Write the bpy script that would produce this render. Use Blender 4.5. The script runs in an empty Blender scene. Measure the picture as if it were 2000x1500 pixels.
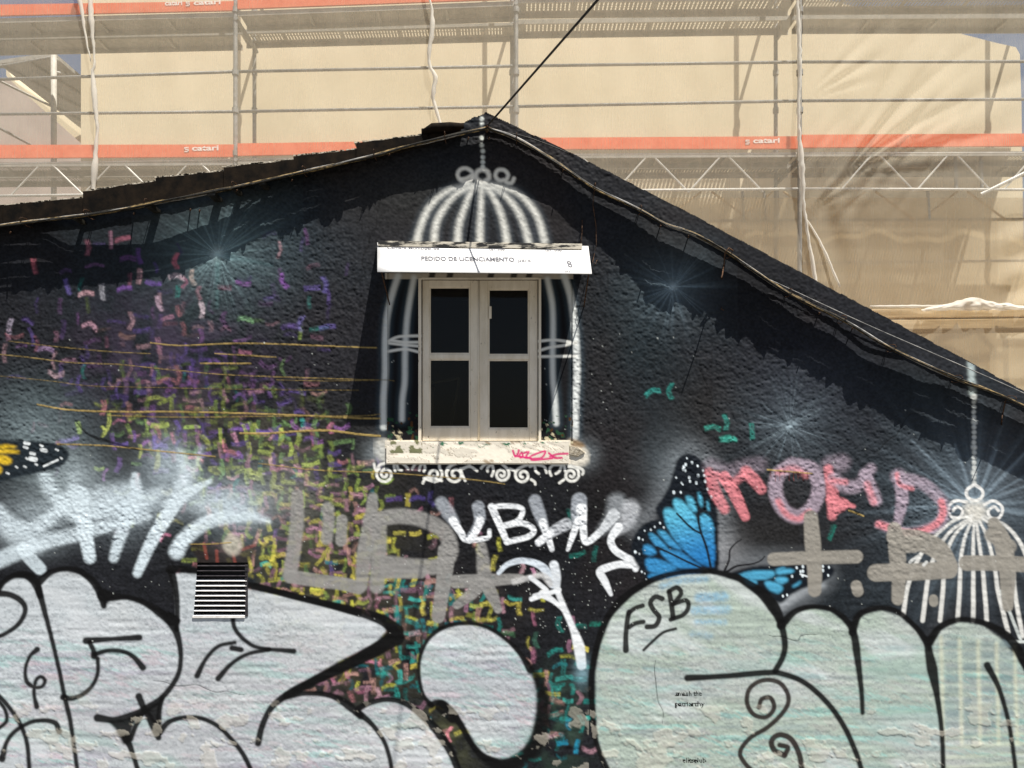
import bpy, bmesh, math, random
import numpy as np
from mathutils import Vector, Matrix

# ------------------------------------------------------------------ camera, sky, sun, exposure
SC = bpy.context.scene
F = 1444.0          # focal length in photo pixels (photo 2000 wide)
D = 5.6             # camera to gable wall
EYE = 2.7
HOR = 900.0         # eye level row in the photo
SUNV = Vector((-0.305, 0.35, -1.09)).normalized()     # direction the sunlight travels

cam_d = bpy.data.cameras.new("camera"); cam = bpy.data.objects.new("camera", cam_d)
SC.collection.objects.link(cam); SC.camera = cam
cam_d.sensor_width = 36; cam_d.lens = 36 * F / 2000
cam_d.shift_y = (HOR - 750) / 2000
cam.location = (0, -D, EYE); cam.rotation_euler = (math.pi / 2, 0, 0)
cam_d.clip_start = 0.05; cam_d.clip_end = 500

world = bpy.data.worlds.new("World"); SC.world = world; world.use_nodes = True
wn = world.node_tree; wn.nodes.clear()
sky = wn.nodes.new("ShaderNodeTexSky"); sky.sky_type = 'NISHITA'; sky.sun_disc = False
to_sun = -SUNV
sky.sun_elevation = math.asin(to_sun.z)
sky.sun_rotation = math.atan2(to_sun.x, to_sun.y)
sky.dust_density = 2.0
bg = wn.nodes.new("ShaderNodeBackground"); bg.inputs[1].default_value = 0.05
wo = wn.nodes.new("ShaderNodeOutputWorld")
wn.links.new(sky.outputs[0], bg.inputs[0]); wn.links.new(bg.outputs[0], wo.inputs[0])

sun_d = bpy.data.lights.new("sun", 'SUN'); sun_d.energy = 5.0; sun_d.angle = math.radians(0.5)
sun_d.color = (1.0, 0.955, 0.88)
sun = bpy.data.objects.new("sun", sun_d); SC.collection.objects.link(sun)
sun.rotation_euler = SUNV.to_track_quat('-Z', 'Y').to_euler()

SC.view_settings.view_transform = 'Standard'; SC.view_settings.look = 'None'
SC.view_settings.gamma = 1; SC.view_settings.use_curve_mapping = False
SC.view_settings.exposure = 0.9
SC.cycles.max_bounces = 8; SC.cycles.transparent_max_bounces = 24

# ------------------------------------------------------------------ helpers
rng = np.random.default_rng(7)
rnd = random.Random(11)
COL = SC.collection

def P(px, py, L=D):
    """the point that stands at distance L in front of the camera, seen at photo pixel px, py"""
    return Vector(((px - 1000) / F * L, L - D, EYE + (HOR - py) / F * L))

def lin(c):
    c = np.asarray(c, dtype=np.float64) / 255.0
    return np.where(c <= 0.04045, c / 12.92, ((c + 0.055) / 1.055) ** 2.4)

def L3(r, g, b): return tuple(float(v) for v in lin((r, g, b)))

def link(o, parent=None):
    COL.objects.link(o)
    if parent is not None:
        o.parent = parent
        o.matrix_parent_inverse = Matrix.Translation(-world_loc(parent))
    return o

def world_loc(o):
    v = Vector((0, 0, 0))
    # every empty is unrotated; meshes sit at the origin of the world
    return Vector(o.get('_wl', (0, 0, 0))) if '_wl' in o else v

def empty(name, loc, label=None, cat=None, group=None, parent=None, kind=None):
    o = bpy.data.objects.new(name, None); COL.objects.link(o)
    o.location = loc; WL[o.name] = Vector(loc)
    o.empty_display_size = 0.2
    if parent is not None:
        o.parent = parent; o.matrix_parent_inverse = Matrix.Translation(-WL.get(parent.name, Vector((0, 0, 0))))
    tag(o, label, cat, group, kind)
    return o
WL = {}

def tag(o, label=None, cat=None, group=None, kind=None):
    if label: o['label'] = label
    if cat: o['category'] = cat
    if group: o['group'] = group
    if kind: o['kind'] = kind
    return o

def obj(name, me, mat=None, parent=None, **kw):
    o = bpy.data.objects.new(name, me)
    if mat is not None and len(me.materials) == 0: me.materials.append(mat)
    COL.objects.link(o)
    if parent is not None:
        o.parent = parent
        o.matrix_parent_inverse = Matrix.Translation(-WL.get(parent.name, Vector((0, 0, 0))))
    tag(o, **kw)
    return o

class MB:
    """collects shapes for one mesh"""
    def __init__(s): s.v = []; s.f = []
    def quad(s, a, b, c, d):
        n = len(s.v); s.v += [tuple(a), tuple(b), tuple(c), tuple(d)]; s.f.append((n, n + 1, n + 2, n + 3)); return s
    def poly(s, pts):
        n = len(s.v); s.v += [tuple(p) for p in pts]; s.f.append(tuple(range(n, n + len(pts)))); return s
    def hexa(s, p):
        n = len(s.v); s.v += [tuple(q) for q in p]
        for f in ((0, 1, 2, 3), (7, 6, 5, 4), (0, 4, 5, 1), (1, 5, 6, 2), (2, 6, 7, 3), (3, 7, 4, 0)):
            s.f.append(tuple(n + i for i in f))
        return s
    def box(s, x0, x1, y0, y1, z0, z1):
        return s.hexa([(x0, y0, z0), (x1, y0, z0), (x1, y0, z1), (x0, y0, z1), (x0, y1, z0), (x1, y1, z0), (x1, y1, z1), (x0, y1, z1)])
    def pbox(s, px0, py0, px1, py1, L0, L1):
        a = P(px0, py1, L0); b = P(px1, py0, L0)
        return s.box(a.x, b.x, L0 - D, L1 - D, a.z, b.z)
    def prism(s, pts, back):
        """polygon (world points) extruded by vector back"""
        n = len(s.v); k = len(pts); back = Vector(back)
        s.v += [tuple(p) for p in pts] + [tuple(Vector(p) + back) for p in pts]
        s.f.append(tuple(n + i for i in range(k))); s.f.append(tuple(n + k + i for i in reversed(range(k))))
        for i in range(k):
            j = (i + 1) % k; s.f.append((n + i, n + k + i, n + k + j, n + j))
        return s
    def tube(s, pts, r, sides=8, caps=True):
        pts = [Vector(p) for p in pts]; m = len(pts)
        rs = r if hasattr(r, '__len__') else [r] * m
        n0 = len(s.v)
        up = Vector((0.13, 0.21, 0.97))
        for i, p in enumerate(pts):
            t = (pts[min(i + 1, m - 1)] - pts[max(i - 1, 0)]).normalized()
            if abs(t.dot(up)) > 0.95: u = t.cross(Vector((0, 1, 0.1))).normalized()
            else: u = t.cross(up).normalized()
            w = t.cross(u)
            for k in range(sides):
                a = 2 * math.pi * k / sides
                s.v.append(tuple(p + (u * math.cos(a) + w * math.sin(a)) * rs[i]))
        for i in range(m - 1):
            for k in range(sides):
                a = n0 + i * sides + k; b = n0 + i * sides + (k + 1) % sides
                s.f.append((a, b, b + sides, a + sides))
        if caps:
            s.f.append(tuple(n0 + k for k in reversed(range(sides))))
            s.f.append(tuple(n0 + (m - 1) * sides + k for k in range(sides)))
        return s
    def mesh(s, name, smooth=False, bevel=0):
        me = bpy.data.meshes.new(name); me.from_pydata(s.v, [], s.f); me.update()
        bm = bmesh.new(); bm.from_mesh(me)
        bmesh.ops.recalc_face_normals(bm, faces=bm.faces)
        if bevel:
            bmesh.ops.remove_doubles(bm, verts=bm.verts, dist=1e-6)
            bmesh.ops.bevel(bm, geom=list(bm.edges), offset=bevel, segments=2, affect='EDGES', profile=0.6, clamp_overlap=True)
        bm.to_mesh(me); bm.free()
        if smooth:
            me.polygons.foreach_set("use_smooth", [True] * len(me.polygons))
        return me
    def build(s, name, mat, parent=None, smooth=False, bevel=0, **kw):
        return obj(name, s.mesh(name, smooth, bevel), mat, parent, **kw)

# ------------------------------------------------------------------ materials
def newmat(name):
    m = bpy.data.materials.new(name); m.use_nodes = True
    nt = m.node_tree; bs = nt.nodes["Principled BSDF"]
    return m, nt, bs

def noise(nt, scale, detail=4, rough=0.6, coord='Object', vec=(1, 1, 1)):
    tc = nt.nodes.new("ShaderNodeTexCoord"); mp = nt.nodes.new("ShaderNodeMapping")
    mp.inputs['Scale'].default_value = vec
    n = nt.nodes.new("ShaderNodeTexNoise"); n.inputs['Scale'].default_value = scale
    n.inputs['Detail'].default_value = detail; n.inputs['Roughness'].default_value = rough
    nt.links.new(tc.outputs[coord], mp.inputs[0]); nt.links.new(mp.outputs[0], n.inputs['Vector'])
    return n

def ramp(nt, src, stops):
    r = nt.nodes.new("ShaderNodeValToRGB"); el = r.color_ramp.elements
    while len(el) < len(stops): el.new(0.5)
    for e, (p, c) in zip(el, stops): e.position = p; e.color = (*c, 1)
    nt.links.new(src, r.inputs[0]); return r

def bump(nt, bs, src, strength, dist):
    b = nt.nodes.new("ShaderNodeBump"); b.inputs['Strength'].default_value = strength
    b.inputs['Distance'].default_value = dist
    nt.links.new(src, b.inputs['Height']); nt.links.new(b.outputs[0], bs.inputs['Normal']); return b

def mat_noise(name, c0, c1, scale=8, rough=0.7, metal=0.0, bstr=0.3, bdist=0.002, bscale=60, vec=(1, 1, 1), lo=0.35, hi=0.65, spec=0.2):
    m, nt, bs = newmat(name)
    n = noise(nt, scale, 5, 0.6, vec=vec)
    r = ramp(nt, n.outputs[0], [(lo, c0), (hi, c1)])
    nt.links.new(r.outputs[0], bs.inputs['Base Color'])
    bs.inputs['Roughness'].default_value = rough; bs.inputs['Metallic'].default_value = metal
    bs.inputs['Specular IOR Level'].default_value = spec
    n2 = noise(nt, bscale, 4, 0.6); bump(nt, bs, n2.outputs[0], bstr, bdist)
    return m

def m_paint():
    m, nt, bs = newmat("painted_plaster")
    a = nt.nodes.new("ShaderNodeAttribute"); a.attribute_name = "paint"
    nt.links.new(a.outputs['Color'], bs.inputs['Base Color'])
    bs.inputs['Roughness'].default_value = 0.7; bs.inputs['Specular IOR Level'].default_value = 0.12
    n = noise(nt, 260, 3, 0.6); bump(nt, bs, n.outputs[0], 0.35, 0.0012)
    return m
M = {}
M['paint'] = m_paint()
M['black_tile'] = mat_noise("dark_verge_tile", (0.004, 0.0035, 0.003), (0.016, 0.011, 0.007), 14, 0.9, bscale=90, bstr=0.6, spec=.08)
M['masonry'] = mat_noise("dark_masonry", (0.014, 0.014, 0.015), (0.03, 0.03, 0.03), 10, 0.9, bstr=0.6, bdist=0.004, spec=.1)
M['clay'] = mat_noise("old_clay_tile", (0.16, 0.10, 0.07), (0.32, 0.22, 0.16), 9, 0.85)
M['mortar'] = mat_noise("pale_mortar", (0.25, 0.21, 0.15), (0.62, 0.56, 0.45), 40, 0.9, bstr=0.8, bdist=0.006)
M['black_cable'] = mat_noise("black_cable_sheath", (0.008, 0.008, 0.008), (0.03, 0.027, 0.02), 30, 0.45, bstr=0.1)
M['ochre_cable'] = mat_noise("worn_ochre_cable", (0.03, 0.022, 0.010), (0.30, 0.21, 0.09), 22, 0.6, bstr=0.3, lo=0.42, hi=0.66)
M['grey_cable'] = mat_noise("grey_cable_sheath", (0.10, 0.10, 0.10), (0.38, 0.37, 0.35), 18, 0.5, bstr=0.1)
M['rust'] = mat_noise("rusty_steel", (0.02, 0.012, 0.008), (0.10, 0.05, 0.025), 40, 0.8)
M['window_wood'] = mat_noise("weathered_cream_paint", (0.70, 0.64, 0.53), (0.82, 0.76, 0.66), 9, 0.55, bstr=0.2, vec=(2, 2, 0.5), bscale=60)
def m_wood():
    m, nt, bs = newmat("weathered_cream_paint")
    n = noise(nt, 7, 4, 0.6, vec=(2, 2, .5)); r = ramp(nt, n.outputs[0], [(.35, (0.66, 0.585, 0.46)), (.65, (0.80, 0.73, 0.61))])
    n2 = noise(nt, 42, 5, 0.7, vec=(1.4, 1, .6)); r2 = ramp(nt, n2.outputs[0], [(.30, (0.16, 0.12, 0.08)), (.36, (1, 1, 1))])
    mx = nt.nodes.new("ShaderNodeMix"); mx.data_type = 'RGBA'; mx.blend_type = 'MULTIPLY'; mx.inputs[0].default_value = .8
    nt.links.new(r.outputs[0], mx.inputs[6]); nt.links.new(r2.outputs[0], mx.inputs[7]); nt.links.new(mx.outputs[2], bs.inputs['Base Color'])
    bs.inputs['Roughness'].default_value = .55; bs.inputs['Specular IOR Level'].default_value = .3; bump(nt, bs, n2.outputs[0], .3, .002)
    return m
M['window_wood'] = m_wood()
M['room'] = mat_noise("unlit_depth_black", (0.012, 0.012, 0.014), (0.02, 0.02, 0.022), 5, 0.9)
M['steel'] = mat_noise("galvanised_steel", (0.22, 0.215, 0.20), (0.34, 0.34, 0.33), 20, 0.6, 0.2, bstr=0.1)
M['deckmetal'] = mat_noise("galvanised_deck", (0.30, 0.29, 0.26), (0.42, 0.40, 0.36), 12, 0.6, 0.1, bstr=0.1)
M['deckwhite'] = mat_noise("pale_steel_chord", (0.55, 0.54, 0.50), (0.7, 0.69, 0.65), 12, 0.5, 0.1, bstr=0.1)
M['orange'] = mat_noise("orange_toe_board_paint", (0.74, 0.17, 0.08), (0.82, 0.23, 0.12), 14, 0.5, bstr=0.1)
M['white_ink'] = mat_noise("white_print", (0.82, 0.80, 0.76), (0.9, 0.88, 0.84), 14, 0.6, bstr=0.0)
M['facade'] = mat_noise("beige_render", (0.575, 0.495, 0.345), (0.665, 0.58, 0.42), 1.3, 0.85, bstr=0.25, bdist=0.004, bscale=25, lo=0.3, hi=0.7)
M['neighbour'] = mat_noise("grey_pink_render", (0.34, 0.27, 0.235), (0.44, 0.36, 0.31), 1.1, 0.85)
M['ochre_wood'] = mat_noise("ochre_formwork_timber", (0.36, 0.25, 0.12), (0.56, 0.42, 0.24), 5, 0.8, vec=(0.4, 3, 6), bstr=0.3)
M['ground'] = mat_noise("street_paving", (0.09, 0.085, 0.075), (0.15, 0.14, 0.125), 3, 0.9, bstr=0.5, bdist=0.01, bscale=12)
M['gravel'] = M['ground']
M['vent_dark'] = mat_noise("black_painted_metal", (0.02, 0.02, 0.022), (0.045, 0.04, 0.045), 30, 0.45, bstr=0.1)
M['vent_white'] = mat_noise("white_painted_metal", (0.62, 0.6, 0.57), (0.85, 0.84, 0.82), 30, 0.45, bstr=0.1)
M['sheet'] = mat_noise("white_coated_sheet", (0.60, 0.595, 0.585), (0.68, 0.675, 0.665), 4, 0.55, bstr=0.05)
M['print_grey'] = mat_noise("grey_print", (0.08, 0.08, 0.09), (0.16, 0.16, 0.18), 90, 0.6, bstr=0.0)
M['ledge'] = mat_noise("peeling_white_ledge", (0.02, 0.02, 0.02), (0.5, 0.46, 0.38), 9, 0.7, bstr=0.5, vec=(1, 1, 4), lo=0.44, hi=0.56)
M['stencil'] = mat_noise("black_stencil_paint", (0.012, 0.012, 0.012), (0.02, 0.02, 0.02), 20, 0.6, bstr=0)

def m_glass():
    m, nt, bs = newmat("old_window_glass")
    bs.inputs['Base Color'].default_value = (0.012, 0.010, 0.008, 1); bs.inputs['Specular IOR Level'].default_value = 0.4
    bs.inputs['Roughness'].default_value = 0.06
    tr = nt.nodes.new("ShaderNodeBsdfTransparent"); tr.inputs[0].default_value = (0.55, 0.55, 0.52, 1)
    mx = nt.nodes.new("ShaderNodeMixShader"); mx.inputs[0].default_value = 0.42
    nt.links.new(tr.outputs[0], mx.inputs[1]); nt.links.new(bs.outputs[0], mx.inputs[2])
    nt.links.new(mx.outputs[0], nt.nodes["Material Output"].inputs[0])
    n = noise(nt, 5, 2, 0.5); bump(nt, bs, n.outputs[0], 0.1, 0.01)
    return m
M['glass'] = m_glass()

def m_net(name, dens, c, weave=True, warm=None):
    """woven debris netting: threads (diffuse + translucent) with see-through holes too small to resolve"""
    m, nt, bs = newmat(name); nt.nodes.remove(bs)
    df = nt.nodes.new("ShaderNodeBsdfDiffuse"); tl = nt.nodes.new("ShaderNodeBsdfTranslucent")
    tp = nt.nodes.new("ShaderNodeBsdfTransparent")
    df.inputs[0].default_value = (*c, 1); tl.inputs[0].default_value = (*(warm or c), 1)
    m1 = nt.nodes.new("ShaderNodeMixShader"); m1.inputs[0].default_value = 0.5
    nt.links.new(df.outputs[0], m1.inputs[1]); nt.links.new(tl.outputs[0], m1.inputs[2])
    m2 = nt.nodes.new("ShaderNodeMixShader")
    n = noise(nt, 3.0, 5, 0.7, vec=(14, 1, 0.5))
    n2 = noise(nt, 1.2, 5, 0.6, vec=(1.0, 1, 1.4))
    ad = nt.nodes.new("ShaderNodeMath"); ad.operation = 'ADD'
    nt.links.new(n.outputs[0], ad.inputs[0]); nt.links.new(n2.outputs[0], ad.inputs[1])
    mr = nt.nodes.new("ShaderNodeMapRange"); mr.inputs[1].default_value = 0.6; mr.inputs[2].default_value = 1.4
    mr.inputs[3].default_value = dens - 0.05; mr.inputs[4].default_value = dens + 0.05
    nt.links.new(ad.outputs[0], mr.inputs[0]); nt.links.new(mr.outputs[0], m2.inputs[0])
    nt.links.new(tp.outputs[0], m2.inputs[1]); nt.links.new(m1.outputs[0], m2.inputs[2])
    nt.links.new(m2.outputs[0], nt.nodes["Material Output"].inputs[0])
    return m
M['net'] = m_net("white_debris_net", 0.31, (0.84, 0.765, 0.61))
M['net_thick'] = m_net("thick_crumpled_net", 0.46, (0.78, 0.61, 0.36))
M['net_fold'] = m_net("bunched_net", 0.86, (0.80, 0.77, 0.70))

def text_mesh(name, body, size, bold=0.0, shear=0.0):
    cu = bpy.data.curves.new(name, 'FONT'); cu.body = body; cu.size = size; cu.offset = bold; cu.shear = shear
    cu.align_x = 'LEFT'; cu.align_y = 'BOTTOM'; cu.resolution_u = 3
    o = bpy.data.objects.new(name + '_tmp', cu); COL.objects.link(o)
    dg = bpy.context.evaluated_depsgraph_get(); me = bpy.data.meshes.new_from_object(o.evaluated_get(dg)); me.name = name
    bpy.data.objects.remove(o); return me

# ------------------------------------------------------------------ paint canvas on the gable wall
S = 1.7
gx = np.concatenate([np.arange(-260, -12, 7.0), np.arange(-12, 2012, S), np.arange(2014, 2260, 7.0)])
gy = np.concatenate([np.arange(206, 1506, S), np.arange(1508, 1602, 7.0)])
NX, NY = len(gx), len(gy)
XX, YY = np.meshgrid(gx, gy)
C = np.zeros((NY, NX, 3)); ID = np.zeros((NY, NX), np.int16); HT = np.zeros((NY, NX))

def vnoise(sx, sy, seed, rot=0.0):
    r = np.random.default_rng(seed)
    if rot:
        a = math.cos(rot) * XX + math.sin(rot) * YY; b = -math.sin(rot) * XX + math.cos(rot) * YY
    else: a, b = XX, YY
    a = a / sx + 4000; b = b / sy + 4000
    a = a - math.floor(a.min()); b = b - math.floor(b.min())
    g = r.random((int(b.max()) + 3, int(a.max()) + 3))
    i = a.astype(int); j = b.astype(int); u = a - i; v = b - j
    u = u * u * (3 - 2 * u); v = v * v * (3 - 2 * v)
    return (g[j, i] * (1 - u) + g[j, i + 1] * u) * (1 - v) + (g[j + 1, i] * (1 - u) + g[j + 1, i + 1] * u) * v

def fbm(sx, sy, seed, o=4):
    t = 0; w = 0; a = 1.0
    for k in range(o):
        t = t + a * vnoise(sx / 2 ** k, sy / 2 ** k, seed + k * 17, rot=0.3 * k); w += a; a *= 0.55
    return t / w

GR = vnoise(3.2, 3.2, 5) * 0.6 + vnoise(6.5, 6, 6) * 0.4      # grain of the roughcast: high spots take paint
def smooth01(t): t = np.clip(t, 0, 1); return t * t * (3 - 2 * t)

def T(frame, pts):
    ox, oy, s = {'A': (0, 400, 2.857), 'B': (0, 840, 3.333), 'C': (0, 1080, 2.857), 'Dd': (500, 900, 2.5), 'E': (1100, 850, 3.333),
                 'F': (1100, 1100, 2.222), 'G': (1500, 680, 2.632), 'W': (650, 420, 2.778), 'Z': (700, 200, 4.0), 'S': (720, 840, 4.348),
                 'V': (250, 900, 3.636), 'p': (0, 0, 1.0)}[frame]
    return [(ox + p[0] / s, oy + p[1] / s) for p in pts]

def spline(pts, step=4.0, closed=False):
    pts = [np.array(p, float) for p in pts]
    if len(pts) < 3 and not closed:
        a, b = pts[0], pts[-1]; n = max(2, int(np.linalg.norm(b - a) / step) + 1)
        return np.array([a + (b - a) * t for t in np.linspace(0, 1, n)])
    q = [pts[-1]] + pts + [pts[0], pts[1]] if closed else [2 * pts[0] - pts[1]] + pts + [2 * pts[-1] - pts[-2]]
    out = []
    for i in range(1, len(q) - 2):
        p0, p1, p2, p3 = q[i - 1], q[i], q[i + 1], q[i + 2]
        n = max(2, int(np.linalg.norm(p2 - p1) / step))
        t = np.linspace(0, 1, n, endpoint=False)[:, None]
        out.append(0.5 * ((2 * p1) + (-p0 + p2) * t + (2 * p0 - 5 * p1 + 4 * p2 - p3) * t ** 2 + (-p0 + 3 * p1 - 3 * p2 + p3) * t ** 3))
    out.append(np.array([q[-2]]))
    return np.concatenate(out)

def win(x0, y0, x1, y1):
    i0, i1 = np.searchsorted(gx, (x0, x1)); j0, j1 = np.searchsorted(gy, (y0, y1))
    return slice(j0, max(j1, j0)), slice(i0, max(i1, i0))

def comp(sl, a, color, pid, thr=0.45):
    c = C[sl]
    if isinstance(color, np.ndarray) and color.ndim == 3: col = color[sl]
    else: col = np.array(color)
    C[sl] = c * (1 - a[..., None]) + col * a[..., None]
    if pid is not None:
        d = ID[sl]; d[a > thr] = pid

def stroke(pts, r, color, soft=1.8, alpha=1.0, pid=None, grain=0.0, sp=True, closed=False, relief=0.0, srgb=True, thr=0.45, fade=None):
    q = spline(pts, closed=closed) if sp else np.array(pts, float)
    n = len(q)
    if hasattr(r, '__len__'): rr = np.interp(np.linspace(0, 1, n), np.linspace(0, 1, len(r)), r)
    else: rr = np.full(n, float(r))
    if fade is not None: al = np.interp(np.linspace(0, 1, n), np.linspace(0, 1, len(fade)), fade)
    m = rr.max() + soft + 2
    sl = win(q[:, 0].min() - m, q[:, 1].min() - m, q[:, 0].max() + m, q[:, 1].max() + m)
    X, Y = XX[sl], YY[sl]
    if X.size == 0: return
    sd = np.full(X.shape, 1e3); fa = np.ones(X.shape) if fade is not None else None
    x_ax, y_ax = gx[sl[1]], gy[sl[0]]
    for i in range(n - 1):
        a, b = q[i], q[i + 1]; mm = max(rr[i], rr[i + 1]) + soft + 2
        i0, i1 = np.searchsorted(x_ax, (min(a[0], b[0]) - mm, max(a[0], b[0]) + mm))
        j0, j1 = np.searchsorted(y_ax, (min(a[1], b[1]) - mm, max(a[1], b[1]) + mm))
        if i1 <= i0 or j1 <= j0: continue
        xs, ys = X[j0:j1, i0:i1], Y[j0:j1, i0:i1]
        d = b - a; l2 = d @ d + 1e-9
        t = np.clip(((xs - a[0]) * d[0] + (ys - a[1]) * d[1]) / l2, 0, 1)
        dd = np.hypot(xs - a[0] - t * d[0], ys - a[1] - t * d[1]) - (rr[i] * (1 - t) + rr[i + 1] * t)
        o = sd[j0:j1, i0:i1]; better = dd < o
        o[better] = dd[better]
        if fa is not None:
            f_ = fa[j0:j1, i0:i1]; f_[better] = (al[i] * (1 - t) + al[i + 1] * t)[better]
    a = smooth01(0.5 - sd / (2 * soft)) * alpha
    if fa is not None: a = a * fa
    if grain: a = a * (1 - grain + grain * smooth01((GR[sl] - 0.25 + (a - 0.5) * 0.6) * 3))
    comp(sl, a, lin(color) if (srgb and not (isinstance(color, np.ndarray) and color.ndim == 3)) else color, pid, thr)
    if relief: HT[sl] += relief * a

def polymask(pts, closed_sp=True):
    q = spline(pts, step=5, closed=True) if closed_sp else np.array(pts, float)
    m = 4
    sl = win(q[:, 0].min() - m, q[:, 1].min() - m, q[:, 0].max() + m, q[:, 1].max() + m)
    X, Y = XX[sl], YY[sl]; ins = np.zeros(X.shape, bool); y_ax = gy[sl[0]]
    for i in range(len(q)):
        a, b = q[i], q[(i + 1) % len(q)]
        if a[1] == b[1]: continue
        lo, hi = min(a[1], b[1]), max(a[1], b[1])
        j0, j1 = np.searchsorted(y_ax, (lo, hi))
        if j1 <= j0: continue
        ys = Y[j0:j1]; xi = a[0] + (ys - a[1]) / (b[1] - a[1]) * (b[0] - a[0])
        ins[j0:j1] ^= (X[j0:j1] < xi)
    return sl, ins

def blur(a, k):
    for _ in range(2):
        for ax in (0, 1):
            p = np.pad(a, [(k, k) if i == ax else (0, 0) for i in range(2)], mode='edge')
            cs = np.cumsum(p, axis=ax); cs = np.concatenate([np.zeros_like(np.take(cs, [0], axis=ax)), cs], axis=ax)
            n = a.shape[ax]
            a = (np.take(cs, np.arange(2 * k + 1, 2 * k + 1 + n), axis=ax) - np.take(cs, np.arange(n), axis=ax)) / (2 * k + 1)
    return a

def fill(pts, color, alpha=1.0, k=1, pid=None, grain=0.0, sp=True, thr=0.45):
    sl, ins = polymask(pts, sp)
    if ins.size == 0 or ins.shape[0] < 3 or ins.shape[1] < 3: return
    a = blur(ins.astype(float), k) * alpha if k else ins * alpha
    if grain: a = a * (1 - grain + grain * smooth01((GR[sl] - 0.2) * 3))
    comp(sl, a, lin(color) if not (isinstance(color, np.ndarray) and color.ndim == 3) else color, pid, thr)

def glow(x, y, r, color, alpha, power=1.6, rays=0, raypow=1.0, seed=0, ry=None, pid=None, thr=0.45, rayk=0.6):
    sl = win(x - 3 * r, y - 3 * r, x + 3 * r, y + 3 * r); X, Y = XX[sl] - x, YY[sl] - y
    if ry: Y = Y * r / ry
    rad = np.hypot(X, Y) / r
    a = np.exp(-rad ** power) * alpha
    if rays:
        th = np.arctan2(Y, X); r_ = np.random.default_rng(seed)
        v = np.zeros_like(th)
        for k in range(rays):
            t0 = r_.uniform(-math.pi, math.pi); w = r_.uniform(0.010, 0.045); s = r_.uniform(0.3, 1)
            dth = np.abs((th - t0 + math.pi) % (2 * math.pi) - math.pi)
            v += s * np.exp(-(dth / w) ** 2) * np.exp(-rad * r_.uniform(0.2, 0.7))
        a = np.clip(a * (1 - rayk) + rayk * alpha * np.clip(v, 0, 1.2) * np.exp(-(rad * 0.55) ** 2), 0, 1)
    a = a * (0.75 + 0.5 * GR[sl]); a = np.clip(a, 0, 1)
    comp(sl, a, lin(color), pid, thr)

IDN = {}
def pid_of(key, name, label):
    IDN[len(IDN) + 1] = (name, label); return len(IDN)
P_WEAVE = pid_of('weave', 'painted_brush_dabs', 'painted field of short purple, yellow, green and teal brush dabs in a woven pattern')
P_STAR = pid_of('star', 'painted_starburst', 'teal white sprayed starburst left of the window')
P_ST2 = pid_of('star2', 'painted_starburst', 'small pale sprayed starburst right of the window, half in the shadow of the cables')
P_ST3 = pid_of('star3', 'painted_starburst', 'faint sprayed starburst with one long slanting ray above the pink letters')
P_ST4 = pid_of('star4', 'painted_starburst', 'large sprayed starburst behind the right birdcage')
P_SPRAY = pid_of('spray', 'sprayed_tag', 'wide cloudy white sprayed tag left of the vent')
P_BEIGE1 = pid_of('b1', 'sprayed_tag', 'beige grey sprayed letters and asterisk over the coloured dabs')
P_WHITE = pid_of('w', 'sprayed_tag', 'crisp white handstyle tag with a zigzag tail under the window')
P_BFLY = pid_of('bf', 'painted_butterfly', 'large blue and black painted butterfly with white dots')
P_BFLY2 = pid_of('bf2', 'painted_butterfly', 'tip of a yellow and black painted butterfly wing at the left edge')
P_PINK = pid_of('pk', 'sprayed_tag', 'pink and grey sprayed letters right of the blue butterfly')
P_BEIGE2 = pid_of('b2', 'sprayed_tag', 'beige sprayed letters and dots over the right birdcage')
P_CAGE = pid_of('cg', 'painted_birdcage', 'white sprayed birdcage painted round the window')
P_CAGE2 = pid_of('cg2', 'painted_birdcage', 'white painted birdcage hanging from a bead chain at the right')
P_SILV = pid_of('sv', 'sprayed_bubble_letters', 'silver bubble letters with thick black outlines at the lower left')
P_SILV2 = pid_of('sv2', 'sprayed_bubble_letters', 'greenish silver bubble letters with black outlines at the lower right')
P_STEN = [pid_of('st%d' % k_, 'stencil_lettering', l_) for k_, l_ in enumerate(('small black stencilled upper word line on the lower right silver letters', 'small black stencilled second word line on the lower right silver letters', 'small black stencilled word at the bottom edge of the right silver letters'))]
P_PANEL_L, P_PANEL_R, P_LINTEL, P_SILL = 101, 102, 103, 104

# --- black ground of the mural
n1 = fbm(260, 200, 21, 4); n2 = fbm(90, 70, 31, 4); n3 = fbm(170, 220, 41, 3)
base = lin((38, 39, 43))[None, None, :] * (0.62 + 0.8 * n2[..., None])
def tint(mask, col, amt):
    global base
    base = base * (1 - (mask * amt)[..., None]) + lin([v * .86 for v in col]) * (mask * amt)[..., None]
def blob(x, y, rx, ry): return np.exp(-(((XX - x) / rx) ** 2 + ((YY - y) / ry) ** 2))
tint(smooth01((n1 - 0.5) * 4), (50, 62, 68), 0.5)
tint(smooth01((n3 - 0.55) * 4), (62, 52, 50), 0.5)
tint(blob(560, 500, 160, 90), (70, 84, 92), 0.7)
tint(blob(1250, 620, 80, 120), (42, 62, 68), 0.55)
tint(blob(640, 640, 130, 120), (64, 62, 66), 0.6)
tint(blob(1560, 760, 160, 120), (58, 62, 78), 0.45)
tint(blob(1380, 800, 90, 90), (70, 62, 52), 0.35)
tint(blob(90, 820, 120, 70), (70, 86, 90), 0.6)
tint(blob(830, 380, 180, 60), (62, 66, 62), 0.5)
tint(blob(1130, 780, 40, 200), (66, 66, 66), 0.35)
tint(blob(1000, 1130, 140, 120), (26, 26, 30), 0.7)
tint(blob(1150, 1000, 120, 90), (22, 23, 26), 0.5)
tint(blob(1500, 1040, 150, 60), (74, 70, 64), 0.35)
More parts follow.
